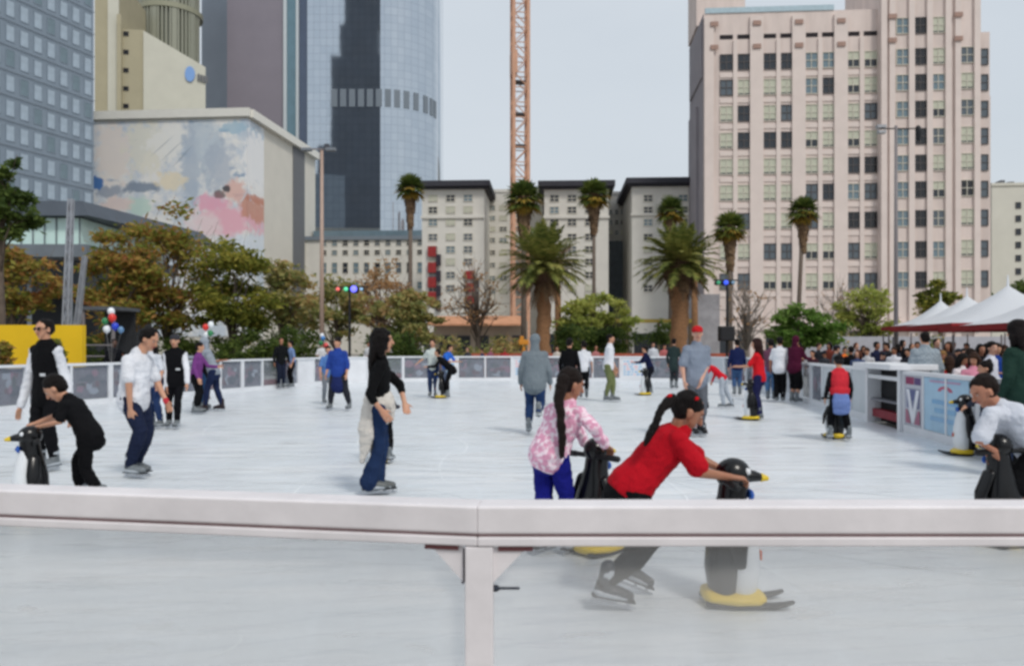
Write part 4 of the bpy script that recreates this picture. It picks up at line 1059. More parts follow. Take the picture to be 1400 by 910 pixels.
# ---------------------------------------------------------------- street furniture
POLE = M('pole_tan', (176, 152, 138), .5, .1, 2); PG = M('pole_grey', (128, 122, 124), .5, .1, 2); BK = M('black_paint', (26, 27, 31), .5, .1)
D_ = 40; rt = thing('street_lamp', 'tall tan lamp pole with twin arms in front of the glass tower', 'street lamp', (PX(440, D_), D_, 0), 0, 'tall lamp poles')
g = MB(); g.loft([(0, 0, 0), (0, 0, PZ(206, D_))], [.13, .075], None, 10, 0, False); g.loft([(0, 0, 0), (0, 0, .4)], [.2, .2], None, 10); g.build('pole', POLE, rt, smooth=True)
g = MB(); z = PZ(204, D_); g.bar((-.75, 0, z), (.55, 0, z), .06); g.build('arm', PG, rt)
for x in (-.75, .45):
    g = MB(); g.box((x, 0, z - .02), (.5, .28, .16)); g.build('lamp_head', M('lamp_grey', (120, 126, 134), .5, .1), rt, bevel=.03)
g = MB(); g.box((.25, 0, z + .14), (.22, .2, .2)); g.build('sensor', M('lamp_dark', (70, 72, 80), .5, .1), rt)
D_ = 40; rt = thing('street_lamp', 'tall grey lamp pole with hanging lantern in front of the pink block', 'street lamp', (PX(1225, D_), D_, 0), 0, 'tall lamp poles')
g = MB(); g.loft([(0, 0, 0), (0, 0, PZ(172, D_))], [.12, .07], None, 10, 0, False); g.build('pole', PG, rt, smooth=True)
g = MB(); z = PZ(176, D_); g.bar((-.75, 0, z), (1.1, 0, z), .055); g.build('arm', BK, rt)
g = MB(); g.box((-.75, 0, z + .1), (.42, .3, .14)); g.box((-.72, 0, z - .18), (.36, .28, .12)); g.bar((-.9, 0, z + .1), (-.9, 0, z - .2), .04); g.bar((-.56, 0, z + .1), (-.56, 0, z - .2), .04); g.build('lamp_head', M('lamp_light', (170, 172, 176), .5, .1), rt)
g = MB(); g.loft([(1.1, 0, z + .05), (1.15, 0, z - .15), (1.12, 0, z - .5)], [.12, .16, .1], None, 10); g.build('lantern', BK, rt, smooth=True)
# coloured light rigs
def rig(label, x, D, y, cols, dark=True, box=None):
    rt = thing('light_rig', label, 'stage light', (PX(x, D), D, 0), 0, 'stage light stands')
    g = MB(); g.loft([(0, 0, 0), (0, 0, PZ(y - 4, D))], [.07, .05], None, 8, 0, False)
    for a in range(3): g.bar((0, 0, .7), (.6 * math.cos(a * 2.1), .6 * math.sin(a * 2.1), 0), .04)
    g.build('stand', BK, rt)
    g = MB(); z = PZ(y - 4, D); w0 = m_(cols[0][0] - x, D); w1 = m_(cols[-1][0] - x, D); g.bar((w0 - .2, 0, z), (w1 + .3, 0, z), .06); g.build('bar', BK, rt)
    for cx, rad, c, s in cols:
        q = m_(cx - x, D); rr = m_(rad, D)
        g = MB(); g.loft([(q, .22, z - .12), (q, -.05, z - .12)], [rr, rr * 1.05], None, 12); hd = g.build('spot_light', BK, rt, smooth=True)
        g = MB(); g.loft([(q, -.05 - rr * .9, z - .12), (q, -.1 - rr * .9, z - .12)], [rr * .8, rr * .8], None, 12); g.build('lens', emit('lens_%d_%d_%d' % c, c, s), hd, smooth=True)
    if box:
        zb = PZ(box[0], D); g = MB(); g.box((m_(-3, D), -.25, zb), (m_(20, D), .5, m_(20, D))); sb = g.build('speaker_box', BK, rt, bevel=.03)
        g = MB(); g.box((m_(-3, D), -.51, zb), (m_(17, D), .02, m_(17, D))); g.build('grille', M('grille', (34, 34, 38), .7, .4, 60), sb)
rig('red, green and violet stage lights on a black stand left of the curly haired woman', 478, 38, 396, [(463, 3.2, (235, 110, 100), .7), (474, 3.6, (90, 210, 150), .8), (485, 5.5, (110, 110, 255), 1.6), (495, 2.5, (150, 190, 220), .5)])
rig('black stand with green and blue stage lights and a square speaker box', 994, 37, 387, [(981, 3.2, (60, 150, 110), .5), (991, 4, (60, 90, 230), .9), (1001, 3, (120, 150, 170), .3)], box=(456,))
# truss tower at the left
TRS = M('truss_alu', (170, 174, 182), .4, .1, 2, metal=.5)
D_ = 30
def truss(label, x0, y0, x1, D, w_, top_dx=0):
    rt = thing('truss_mast', label, 'truss', (PX(x0, D), D, 0), 0, 'aluminium truss masts')
    zt = PZ(y0, D); dx = m_(x1 - x0, D)
    for sx in (-1, 1):
        for sy in (-1, 1):
            g = MB(); g.bar((sx * w_, sy * w_, 0), (dx + sx * w_ * .6, sy * w_ * .6, zt), .05); g.build('chord', TRS, rt)
    n = max(6, int(zt / .45)); g = MB()
    for k in range(n):
        z = zt * k / n; z2 = zt * (k + 1) / n; o0, o1 = dx * k / n, dx * (k + 1) / n; a_ = 1 if k % 2 else -1
        w0 = w_ * (1 - .4 * k / n)
        for s in (-1, 1): g.bar((o0 - w0 * a_, s * w0, z), (o1 + w0 * a_, s * w0, z2), .028); g.bar((o0 + s * w0, -w0 * a_, z), (o1 + s * w0, w0 * a_, z2), .028)
    g.build('lattice', TRS, rt)
truss('pale aluminium truss mast rising behind the yellow wall', 88, 272, 97, 30, .11)
truss('shorter leaning aluminium truss mast beside the tall one', 96, 350, 116, 30.6, .085)
# yellow wall
D_ = 26; g = MB(); g.bx(PX(-60, D_), PX(112, D_), D_, D_ + .25, -.02, PZ(444, D_))
o = g.build('yellow_wall', M('yellow_paint', (232, 190, 26), .7, .08, .8)); tag(o, 'bright yellow painted wall behind the man in the black vest', 'wall')
g = MB(); g.bx(PX(-60, D_) - .02, PX(112, D_) + .03, -.14 + D_, D_ - .003, PZ(503, D_) - .6, PZ(503, D_)); o2 = g.build('base_course', M('pale_concrete', (178, 176, 170), .8, .15, 2), o)
# dark stage / steps left under the trees, grey frame
D_ = 36; rt = thing('service_booth', 'dark grey open booth behind the red, white and blue balloons', 'booth', (PX(112, D_), D_, 0))
w_ = m_(44, D_); g = MB(); g.bx(0, w_, 2, 2.1, 0, 3.1); g.build('back_wall', M('booth_dark', (38, 40, 44), .8, .2), rt)
for x in (.05, w_ - .05): g = MB(); g.bx(x - .05, x + .05, 0, .1, 0, 3.1); g.build('post', PG, rt)
g = MB(); g.bx(-.1, w_ + .1, -.1, 2.3, 3.1, 3.25); g.build('roof', M('booth_roof', (90, 94, 100), .6, .2), rt)
g = MB(); g.bx(.1, w_ - .1, .02, .08, 1.0, 1.06); g.bx(.1, w_ - .1, .02, .08, 1.5, 1.56); g.build('hand_rail', PG, rt)
# red brick ledge beyond the far barrier
D_ = 38; g = MB(); g.bx(PX(636, D_), PX(1016, D_), D_, D_ + .8, -.02, PZ(483, D_)); o = g.build('brick_ledge', M('brick_red', (176, 92, 70), .85, .25, 5, bs=20, bst=.3)); tag(o, 'long low orange red ledge behind the far barrier under the date palms', 'ledge')
# dark railing with vertical bars between palms, seen through the planting
D_ = 50; rt = thing('dark_railing', 'dark grey metal fence between the date palms behind the planting', 'fence', (PX(770, D_), D_, 0)); L = m_(150, D_)
for z in (.5, 2.0): g = MB(); g.bx(0, L, 0, .05, z, z + .06); g.build('rail', BK, rt)
g = MB()
for k in range(36): g.bx(L * k / 35 - .015, L * k / 35 + .015, .052, .09, 0, 2.15)
g.build('bars', BK, rt)
D_ = 54; rt = thing('garden_pergola', 'long thin yellowish pergola beam between the two date palms', 'pergola', (PX(768, D_), D_, 0)); L = m_(180, D_)
g = MB(); g.bx(0, L, 0, .3, PZ(441, D_), PZ(436, D_)); g.build('beam', M('beam_yellow', (168, 146, 66), .7, .2), rt)
for k in range(5): g = MB(); x = .1 + (L - .4) * k / 4; g.bx(x, x + .18, .02, .22, 0, PZ(441, D_) - .003); g.build('post', M('post_brown', (96, 82, 66), .8, .2), rt)

# balloon clusters
def balloons(label, x, D, y, cols, pole=True, ztie=.9):
    rt = thing('balloon_cluster', label, 'balloons', (PX(x, D), D, 0), 0, 'balloon clusters')
    for dx, dy, r_, c in cols:
        r_ *= .86; dx *= .9; dy *= .9
        g = MB(); q = m_(1, D); c0 = V((dx * q, rn.uniform(-.05, .05), PZ(y + dy, D))); rr = r_ * q
        g.ell(c0, (rr, rr, rr * 1.15), None, 16); g.loft([c0 - V((0, 0, rr * 1.1)), c0 - V((0, 0, rr * 1.3))], [rr * .1, rr * .16], None, 8)
        b_ = g.build('balloon', M('balloon_%d_%d_%d' % c, c, .22, .04, spec=.6), rt, smooth=True)
        g = MB(); g.bar(c0 - V((0, 0, rr * 1.2)), (0, 0, ztie), .003); g.build('string', M('string_grey', (150, 150, 150), .7, 0), b_)
    g = MB(); g.loft([(0, 0, 0), (0, 0, .1)], [.09, .05], None, 10); g.loft([(0, 0, 0), (0, 0, ztie)], [.012, .012], None, 6); g.build('weight', PG, rt, smooth=True)
Wh, Rd, Bl, Gn = (232, 236, 240), (216, 44, 34), (24, 58, 196), (34, 124, 72)
balloons('red, white and blue balloon cluster between yellow wall and white shirted man', 152, 21.5, 438, [(-1, -14, 5.4, Wh), (2, -4, 6, Rd), (-8, 1, 5, Gn), (6, 9, 5.6, Bl), (-7, 13, 5.6, Wh), (14, 14, 4.8, (90, 130, 170))])
balloons('red, white and green balloon cluster above the man in the grey hoodie', 284, 22.5, 448, [(-4, -1, 4.8, Rd), (4, -5, 4.6, Wh), (5, 8, 4.4, Gn), (-3, 10, 3.8, Wh)])
balloons('small blue, green and red balloon cluster at the foot of the tall lamp pole', 440, 36, 464, [(0, -6, 3.6, Wh), (2, -2, 3.4, (60, 130, 200)), (-1, 5, 3.6, Gn), (6, 9, 4, (220, 70, 70))])

# ---------------------------------------------------------------- tents on the right
TW = M('tent_white', (228, 232, 238), .6, .06, .8); TR_ = M('tent_red', (138, 24, 30), .7, .2, 2)
m, nt, b_, out = newmat('tent_cloth'); b_.inputs['Base Color'].default_value = rgb(230, 233, 238); b_.inputs['Roughness'].default_value = .6
t_ = node(nt, 'ShaderNodeBsdfTranslucent'); t_.inputs[0].default_value = rgb(225, 228, 235); mx_ = node(nt, 'ShaderNodeMixShader'); mx_.inputs[0].default_value = .3
nt.links.new(b_.outputs[0], mx_.inputs[1]); nt.links.new(t_.outputs[0], mx_.inputs[2]); nt.links.new(mx_.outputs[0], out.inputs[0]); bump(nt, b_, coords(nt), 1.5, .4, .1); TC = m
def tent(label, x, D, ypeak, ze, w_, rz=0):
    rt = thing('peaked_tent', label, 'tent', (PX(x, D), D, 0), rz, 'white peaked tents')
    zp = PZ(ypeak, D); n = 9; g = MB(); vs = []; m4 = 24
    for i in range(n + 1):
        t = i / n; z = ze + (zp - ze) * (1 - t) ** 1.75; r_ = w_ / 2 * max(t, .012)
        for k in range(m4):
            a_ = 2 * math.pi * k / m4 + math.pi / 4; c, s = math.cos(a_), math.sin(a_); q = max(abs(c), abs(s)); sq = 1 / q
            rr = r_ * (sq * t + 1.15 * (1 - t)); vs.append(V((c * rr, s * rr, z - .10 * t * (1 - abs(q - .7071) / .293) * 0)))
    fs = [(i * m4 + k, i * m4 + (k + 1) % m4, (i + 1) * m4 + (k + 1) % m4, (i + 1) * m4 + k) for i in range(n) for k in range(m4)]
    g.add(vs, fs); g.build('canopy', TC, rt, smooth=True)
    h_ = w_ / 2; g = MB()
    for (a, b2) in (((-h_, -h_), (h_, -h_)), ((h_, -h_), (h_, h_)), ((h_, h_), (-h_, h_)), ((-h_, h_), (-h_, -h_))):
        g.bar((a[0], a[1], ze - .08), (b2[0], b2[1], ze - .08), .03, .17)
    g.build('valance', TR_, rt)
    for sx in (-1, 1):
        for sy in (-1, 1): g = MB(); g.loft([(sx * (h_ - .08), sy * (h_ - .08), 0), (sx * (h_ - .08), sy * (h_ - .08), ze - .36)], [.04, .04], None, 8, 0, False); g.build('leg', PG, rt)
    g = MB(); g.loft([(0, 0, zp - .1), (0, 0, zp + .35)], [.05, .02], None, 8); g.build('finial', TW, rt)
tent('white tent with the leftmost and smallest peak beside the lamp pole', 1286, 38, 411, 2.42, 4.1, R(-8))
tent('white tent with the middle of the three peaks', 1322, 33, 405, 2.34, 4.8, R(-8))
tent('largest white tent peak at the right edge with long red valance', 1378, 26.5, 391, 2.17, 5.6, R(-8))
tent('white tent cut off by the right edge, nearest of the row', 1480, 22, 368, 2.07, 5.4, R(-8))
D_ = 30; rt = thing('tent_side_wall', 'pale back wall under the white tents behind the crowd', 'wall', (PX(1260, D_), 44, 0)); g = MB(); g.bx(0, 14, 0, .05, 0, 2.0); g.build('panel', M('tent_wall', (176, 176, 184), .7, .1), rt)

# a few black chairs and a camera stand seen beyond the fence
g = MB(); rt = thing('camera_tripod', 'orange yellow surveyor style tripod beyond the far barrier left of the date palm', 'tripod', (PX(716, 42), 42, 0))
OY = M('tripod_orange', (214, 142, 44), .6, .1)
for a in range(3): g = MB(); g.bar((.45 * math.cos(a * 2.1 + .5), .45 * math.sin(a * 2.1 + .5), 0), (0, 0, 1.5), .05); g.build('leg', OY, rt)
g = MB(); g.box((0, 0, 1.68), (.5, .22, .26)); g.box((-.1, 0, 1.9), (.2, .16, .2)); g.build('head', OY, rt, bevel=.03)
# ---------------------------------------------------------------- people
def ik(a, t, l1, l2, hint):
    d = t - a; L = d.length
    if L > (l1 + l2) * .995:
        k = L / ((l1 + l2) * .995); l1 *= k; l2 *= k
    if L < 1e-5: return a + hint * l1
    u = d / L
    x = (L * L + l1 * l1 - l2 * l2) / (2 * L)
    h = math.sqrt(max(0, l1 * l1 - x * x))
    p = hint - u * hint.dot(u)
    if p.length < 1e-4: p = V((0, 0, -1)) - u * u.z * -1
    return a + u * x + p.normalized() * h

SK = (196, 148, 120); SK2 = (165, 115, 88); SK3 = (205, 160, 138)
JEANS = (38, 52, 82); BLK = (22, 22, 26)
def person(label, x, fy=None, D=None, H=1.7, yaw=0, group=None, J=None, lean=4, hipb=0, gz=.075,
           legs=((-.08, 0), (.08, 0)), feetyaw=(0, 0), arms=('down', 'down'), grip=(None, None), headyaw=0, headpitch=-5, hh=None,
           bulk=1.0, skn=SK, top=((230, 232, 236), 'short'), topmat=None, hem=.02, loose=1.12, sleeve=1.25,
           bot=(JEANS, 1.0), botloose=1.2, flare=1.0, hair='short', hairc=(24, 19, 18), skates=(112, 118, 122), shoes=False,
           extra=None, vox=None, detail=None):
    if D is None: D = GD(fy)
    base = V((PX(x, D), D, 0))
    if vox is None: vox = .0065 if D < 7 else (.009 if D < 12 else (.013 if D < 22 else .018))
    near = D < 12 if detail is None else detail
    J = J or {}
    def jp(k, dflt):
        if k in J:
            q = J[k]; dd = q[2] if len(q) > 2 else 0
            return PT(q[0], q[1], D + dd) - base
        return dflt
    yw = R(yaw)
    F = V((math.sin(yw), math.cos(yw), 0)); S = V((math.cos(yw), -math.sin(yw), 0)); Z = V((0, 0, 1))
    if hh is None: hh = .232 if H > 1.5 else .205
    lift = gz
    la = R(lean)
    tdir = F * math.sin(la) + Z * math.cos(la)
    hip = jp('hip', F * hipb + Z * (lift + .505 * H))
    neck = jp('neck', hip + tdir * .315 * H)
    tdir = (neck - hip).normalized(); TL = (neck - hip).length
    fr = tdir.cross(S) * -1 if tdir.cross(S).dot(F) < 0 else tdir.cross(S)
    sh = .094 * H * (1 if bulk < 1.05 else 1.04)
    SH = [neck - tdir * .045 * H - S * sh, neck - tdir * .045 * H + S * sh]
    hy = yw + R(headyaw); hp = R(headpitch)
    hf = V((math.sin(hy) * math.cos(hp), math.cos(hy) * math.cos(hp), math.sin(hp)))
    hs = V((math.cos(hy), -math.sin(hy), 0)); hu = hs.cross(hf)
    if hu.z < 0: hu = -hu
    head = jp('head', neck + tdir * (.02 * H) + Z * (hh * .52 + .01) + F * .02)
    SH = [jp('shL', SH[0]), jp('shR', SH[1])]
    HJ = [hip - S * .052 * H - Z * .01, hip + S * .052 * H - Z * .01]
    # legs: (sideways, forward) of each foot
    ANK = []; KN = []; FD = []
    for i in (0, 1):
        sd, fw = legs[i][:2]; up = legs[i][2] if len(legs[i]) > 2 else 0
        a = jp('ankL' if i == 0 else 'ankR', S * sd + F * fw + Z * (lift + .05 * H + up))
        kd = jp('knL' if i == 0 else 'knR', None) if ('knL', 'knR')[i] in J else None
        k = kd if kd is not None else ik(HJ[i], a, .235 * H, .225 * H, F + Z * .1)
        fy_ = yw + R(feetyaw[i]); FD.append(V((math.sin(fy_), math.cos(fy_), 0)))
        ANK.append(a); KN.append(k)
    EL = []; WR = []; HD = []
    for i in (0, 1):
        sg = (-1, 1)[i]; m = arms[i]
        if m == 'down': w = SH[i] + S * sg * .055 * H - Z * .295 * H + F * .05 * H; hint = -F + S * sg * .5
        elif m == 'out': w = SH[i] + S * sg * .17 * H - Z * .2 * H + F * .06 * H; hint = -F - Z * .3
        elif m == 'fwd': w = SH[i] + F * .24 * H - Z * .14 * H; hint = -Z + S * sg * .3
        elif m == 'reach': w = SH[i] + F * .29 * H - Z * .06 * H; hint = -Z + S * sg * .2
        elif m == 'bent': w = SH[i] + F * .15 * H - Z * .16 * H - S * sg * .03; hint = -Z + S * sg * .6 - F * .4
        elif m == 'up': w = SH[i] + F * .1 * H + Z * .24 * H; hint = F
        elif m == 'hip': w = SH[i] - Z * .27 * H + F * .02 - S * sg * .02; hint = S * sg - F * .5
        else: w = SH[i] + S * m[0] * H + F * m[1] * H + Z * m[2] * H; hint = -Z * .6 - F * .5 + S * sg * .3
        w = jp('wrL' if i == 0 else 'wrR', w)
        e = jp('elL' if i == 0 else 'elR', ik(SH[i], w, .165 * H, .148 * H, hint))
        EL.append(e); WR.append(w)
    # ---- body: one continuous surface
    b = MB(); B = bulk
    nk = 10 if near else 8
    TR = [(-.13, .068, .058), (0, .084, .064), (.32, .07, .052), (.62, .082, .058), (.86, .088, .05), (.97, .05, .042)]
    b.loft([hip + tdir * TL * t for t, _, _ in TR], [(a * H * B * .92, c * H * B * .9) for _, a, c in TR], S, 14)
    b.loft([neck - tdir * .03 * H, head - hu * hh * .3 - hf * hh * .06], [.036 * H * B, .03 * H * B], None, nk)
    for i in (0, 1):
        b.loft([neck - tdir * .065 * H, SH[i]], [.03 * H, .023 * H * B], None, nk)
        b.loft([SH[i], EL[i], WR[i]], [(.028 * H * B,) * 2, (.0225 * H * B,) * 2, (.0155 * H,) * 2], None, nk)
        b.loft([HJ[i], KN[i], KN[i].lerp(ANK[i], .35), ANK[i]], [(.05 * H * B,) * 2, (.032 * H * B,) * 2, (.034 * H * B,) * 2, (.02 * H,) * 2], None, nk)
        # hand
        hd = (WR[i] - EL[i]).normalized()
        g = grip[i]
        sg = (-1, 1)[i]
        side = F if abs(hd.dot(F)) < .75 else S * -sg
        if g == 'bar': side = S * -sg; hd = (hd + F * .6).normalized()
        side = (side - hd * hd.dot(side)).normalized()
        pn = hd.cross(side)                                  # palm normal
        if pn.dot(S * -sg) < 0 and g != 'bar': pn = -pn
        if g == 'bar' and pn.z > 0: pn = -pn
        s1 = H * (1 if H > 1.5 else 1.08)
        p0 = WR[i]; p1 = p0 + hd * .05 * s1
        b.loft([p0, p0.lerp(p1, .5), p1], [(.016 * s1, .012 * s1), (.022 * s1, .011 * s1), (.023 * s1, .009 * s1)], side, 10)
        curl = 1.05 if g == 'bar' else (.35 if g is None else g)
        fr_ = .0048 * s1 if D < 12 else .0058 * s1
        for q in range(4):
            o_ = (1.5 - q) * .0125 * s1
            L = (.042, .046, .043, .034)[q] * s1
            a0 = p0.lerp(p1, .85) + side * o_
            d0 = (hd * math.cos(curl * .6) + pn * math.sin(curl * .6) + side * (1.5 - q) * .06).normalized()
            d1 = (hd * math.cos(curl * 1.5) + pn * math.sin(curl * 1.5)).normalized()
            b.loft([a0, a0 + d0 * L * .55 + hd * .006 * s1, a0 + d0 * L * .55 + d1 * L * .5 + hd * .006 * s1], [fr_ * 1.1, fr_, fr_ * .85], None, 6)
        t0 = p0.lerp(p1, .3) + side * .014 * s1
        d0 = (side * .75 + hd * .7 + pn * .35).normalized()
        b.loft([t0, t0 + d0 * .026 * s1, t0 + d0 * .03 * s1 + (hd + pn * .5).normalized() * .02 * s1], [fr_ * 1.5, fr_ * 1.2, fr_], None, 6)
    k = hh / .232; ax = (hs, hf, hu)
    hc = head
    b.ell(hc + hu * .028 * k - hf * .008 * k, (.074 * k, .092 * k, .088 * k), ax, 16)
    b.loft([hc + hf * .03 * k + hu * .01 * k, hc + hf * .042 * k - hu * .055 * k, hc + hf * .05 * k - hu * .088 * k],
           [(.062 * k, .052 * k), (.05 * k, .042 * k), (.026 * k, .024 * k)], hs, 12)
    if D < 24:
        b.loft([hc + hf * .083 * k + hu * .02 * k, hc + hf * .103 * k - hu * .022 * k], [.008 * k, .014 * k], hs, 8)
        for sg in (-1, 1): b.ell(hc + hs * .076 * k * sg - hf * .004 * k - hu * .008 * k, (.009 * k, .02 * k, .031 * k), ax, 8)
        b.ell(hc + hf * .078 * k + hu * .036 * k, (.045 * k, .014 * k, .01 * k), ax, 8)
    body = b.build('person', skin(skn), None, base, smooth=True)
    tag(body, label, 'person', group); remesh(body, vox, 0, 2)
    # ---- face
    if D < 16:
        e = MB()
        for sg in (-1, 1):
            c = hc + hf * .076 * k + hs * .031 * k * sg + hu * .013 * k
            e = MB(); e.ell(c, (.012 * k, .006 * k, .0052 * k), ax, 10, 0); e.ell(c + hf * .0022 * k, (.0062 * k, .0052 * k, .0056 * k), ax, 8, 1)
            e.build('eye', [M('eye_white', (190, 176, 168), .4, 0), M('iris', (30, 18, 12), .2, 0)], body, smooth=True)
            w = MB(); w.loft([c + hu * .02 * k - hs * .016 * k * sg + hf * .002, c + hu * .024 * k + hf * .008 * k, c + hu * .019 * k + hs * .018 * k * sg - hf * .004 * k], [.0032 * k] * 3, None, 6)
            w.build('eyebrow', hairmat(hairc), body, smooth=True)
        l = MB(); q = hc + hf * .088 * k - hu * .05 * k
        l.loft([q - hs * .022 * k - hf * .006 * k, q, q + hs * .022 * k - hf * .006 * k], [.004 * k, .0068 * k, .004 * k], None, 8)
        l.build('mouth', skin((168, 92, 84)), body, smooth=True)
    # ---- hair and headwear
    hm = hairmat(hairc); h = MB()
    if hair == 'hood':
        c = topmat or cloth(top[0])
        h.ell(hc + hu * .022 * k - hf * .012 * k, (.092 * k, .1 * k, .102 * k), ax, 16)
        h.loft([hc - hf * .035 * k - hu * .03 * k, neck - tdir * .01 - F * .03], [(.07 * k, .06 * k), (.085 * k, .05 * k)], hs, 14)
        o = h.build('hood', c, body, smooth=True); remesh(o, vox, .004)
        h = MB()
    elif hair == 'cap':
        pass
    if hair not in ('hood', 'bald'):
        rough = .011 * k
        if hair in ('cap', 'beanie'):
            h.ell(hc + hu * .012 * k - hf * .026 * k, (.08 * k, .08 * k, .07 * k), ax, 14)
        else:
            h.ell(hc + hu * .05 * k - hf * .024 * k, (.082 * k, .094 * k, .079 * k), ax, 16)
            h.ell(hc + hu * .005 * k - hf * .046 * k, (.078 * k, .068 * k, .078 * k), ax, 14)
            if hair not in ('short', 'pony'): h.loft([hc + hu * .076 * k + hf * .058 * k - hs * .04 * k, hc + hu * .084 * k + hf * .064 * k, hc + hu * .07 * k + hf * .058 * k + hs * .045 * k], [.016 * k, .018 * k, .014 * k], None, 8)
        if hair in ('long', 'bob', 'big', 'curly'):
            dn = .34 * H * .5 if hair == 'long' else .13 if hair == 'curly' else (.12 if hair == 'bob' else .17)
            wd = 1.35 if hair == 'big' else 1.0
            bk = hc - hf * .05 * k
            h.loft([bk + hu * .03 * k, bk - Z * .06 - hf * .02, neck - F * .055 * H - Z * dn * .4, neck - F * .06 * H - Z * dn],
                   [(.088 * k * wd, .07 * k), (.098 * k * wd, .062 * k * wd), (.085 * k * wd, .034 * k), (.05 * k * wd, .018 * k)], S, 12)
            for sg in (-1, 1):
                h.loft([hc + hs * sg * .07 * k + hu * .03 * k, hc + hs * sg * .085 * k * wd - hf * .01 - hu * .05 * k, hc + hs * sg * .085 * k * wd - Z * .15 * k - hf * .02],
                       [(.025 * k, .04 * k), (.03 * k, .045 * k), (.02 * k, .03 * k)], hs, 8)
            if hair == 'big': h.ell(hc + hu * .05 * k - hf * .02 * k, (.115 * k, .11 * k, .1 * k), ax, 14)
            rough = .014 if hair == 'big' else .008
        if hair == 'curly' or hair == 'big':
            rr_ = random.Random(5); dn = .25 if hair == 'curly' else .25
            for q in range(90):
                t_ = rr_.random(); a_ = rr_.uniform(-2.2, 2.2)
                c_ = hc + hu * (.05 - t_ * .0) * k - Z * t_ * dn * (.9 if abs(a_) < 1.5 else .5) - hf * math.cos(a_) * (.085 + .01 * rr_.random()) * k + hs * math.sin(a_) * .09 * k * (1 - .25 * t_)
                if t_ > .45: c_ -= F * .02
                h.ell(c_, (rr_.uniform(.018, .032),) * 3, None, 7)
            for q in range(30):
                a_ = rr_.uniform(0, 6.28); b_ = rr_.uniform(.2, 1.3)
                c_ = hc + hu * (.05 + .075 * math.sin(b_)) * k + hs * .08 * k * math.cos(b_) * math.sin(a_) + hf * (.082 * k * math.cos(b_) * math.cos(a_) - .03 * k)
                h.ell(c_, (rr_.uniform(.014, .024),) * 3, None, 7)
            rough = .008
        if hair == 'bun':
            h.ell(hc + hu * .11 * k - hf * .07 * k, (.04 * k, .04 * k, .04 * k), ax, 10)
        if hair == 'pony' and 'pony' not in J:
            h.loft([hc - hf * .09 * k + hu * .05 * k, hc - hf * .14 * k, neck - F * .08 - Z * .12], [.025 * k, .034 * k, .012 * k], None, 8)
        if 'pony' in J:
            P = [PT(q[0], q[1], D + q[2]) - base for q in J['pony']]
            rr = [q[3] for q in J['pony']]
            h.loft(P, rr, None, 8)
        o = h.build('hair', hm, body, smooth=True); remesh(o, vox * 1.1, rough, 2)
    if hair in ('cap', 'beanie', 'hardcap'):
        c = MB(); cc = hairc if hair == 'beanie' else (190, 25, 30)
        if extra and 'capc' in extra: cc = extra['capc']
        c.ell(hc + hu * .058 * k - hf * .006 * k, (.086 * k, .104 * k, .072 * k), ax, 14)
        if hair == 'cap':
            c.loft([hc + hu * .06 * k + hf * .07 * k, hc + hu * .052 * k + hf * .155 * k], [(.068 * k, .007 * k), (.05 * k, .006 * k)], hs, 12)
        o = c.build('cap' if hair == 'cap' else 'knit_hat', cloth(cc), body, smooth=True); remesh(o, vox, .001)
    # ---- top
    if top:
        tc, sl = top[0], top[1]
        tm = topmat or cloth(tc)
        t = MB(); lo = loose
        rings = [(-hem / max(TL, .01) * H, .088, .075), (0, .089, .074), (.3, .082, .064), (.62, .088, .064), (.84, .094, .056), (.96, .06, .047), (1.0, .043, .04)]
        if rings[0][0] > -.01: rings = rings[1:]
        t.loft([hip + tdir * TL * f for f, _, _ in rings], [(a * H * B * lo, c * H * B * lo) for _, a, c in rings[:-2]] + [(a * H * B * 1.05, c * H * B * 1.05) for _, a, c in rings[-2:]], S, 16)
        for i in (0, 1):
            t.loft([neck - tdir * .06 * H, SH[i]], [.047 * H, .036 * H * B * 1.05], None, 10)
            sr = sleeve
            if sl == 'short':
                t.loft([SH[i], SH[i].lerp(EL[i], .35), SH[i].lerp(EL[i], .8)], [.031 * H * B * 1.06, .0285 * H * B * (1 + (sr - 1) * .5), .0265 * H * B * sr], None, 12)
            elif sl == 'long':
                t.loft([SH[i], EL[i], EL[i].lerp(WR[i], .93)], [.031 * H * B * 1.06, .024 * H * B * (1 + (sr - 1) * .7), .0185 * H * sr], None, 12)
            elif sl == '3q':
                t.loft([SH[i], EL[i], EL[i].lerp(WR[i], .35)], [.031 * H * B * 1.05, .025 * H * B * sr, .022 * H * B * sr], None, 12)
            elif sl == 'none':
                t.loft([SH[i], SH[i].lerp(EL[i], .05)], [.033 * H * B] * 2, None, 10)
        nm = {'short': 'shirt', 'none': 'shirt', '3q': 'top'}.get(sl, 'jacket')
        o = t.build(nm, tm, body, smooth=True); remesh(o, vox * 1.05, .0075 if near else .006, 2)
        if hair == 'hood' or (extra and extra.get('hoodback')):
            pass
    if extra and extra.get('vest'):
        t = MB(); vc = extra['vest']
        rings = [(extra.get('vlo', -.13), .094, .082), (extra.get('vlo', -.13) + .08, .095, .082), (.3, .082, .064), (.62, .09, .068), (.84, .09, .06), (.95, .06, .05)]
        t.loft([hip + tdir * TL * f for f, _, _ in rings], [(a * H * B * loose * 1.06, c * H * B * loose * 1.07) for _, a, c in rings], S, 16)
        for i in (0, 1): t.loft([neck - tdir * .06 * H, SH[i] - (SH[i] - neck) * .1], [.045 * H, .041 * H], None, 10)
        o = t.build('vest', cloth(vc), body, smooth=True); remesh(o, vox * 1.05, .005, 2)
        t = MB()
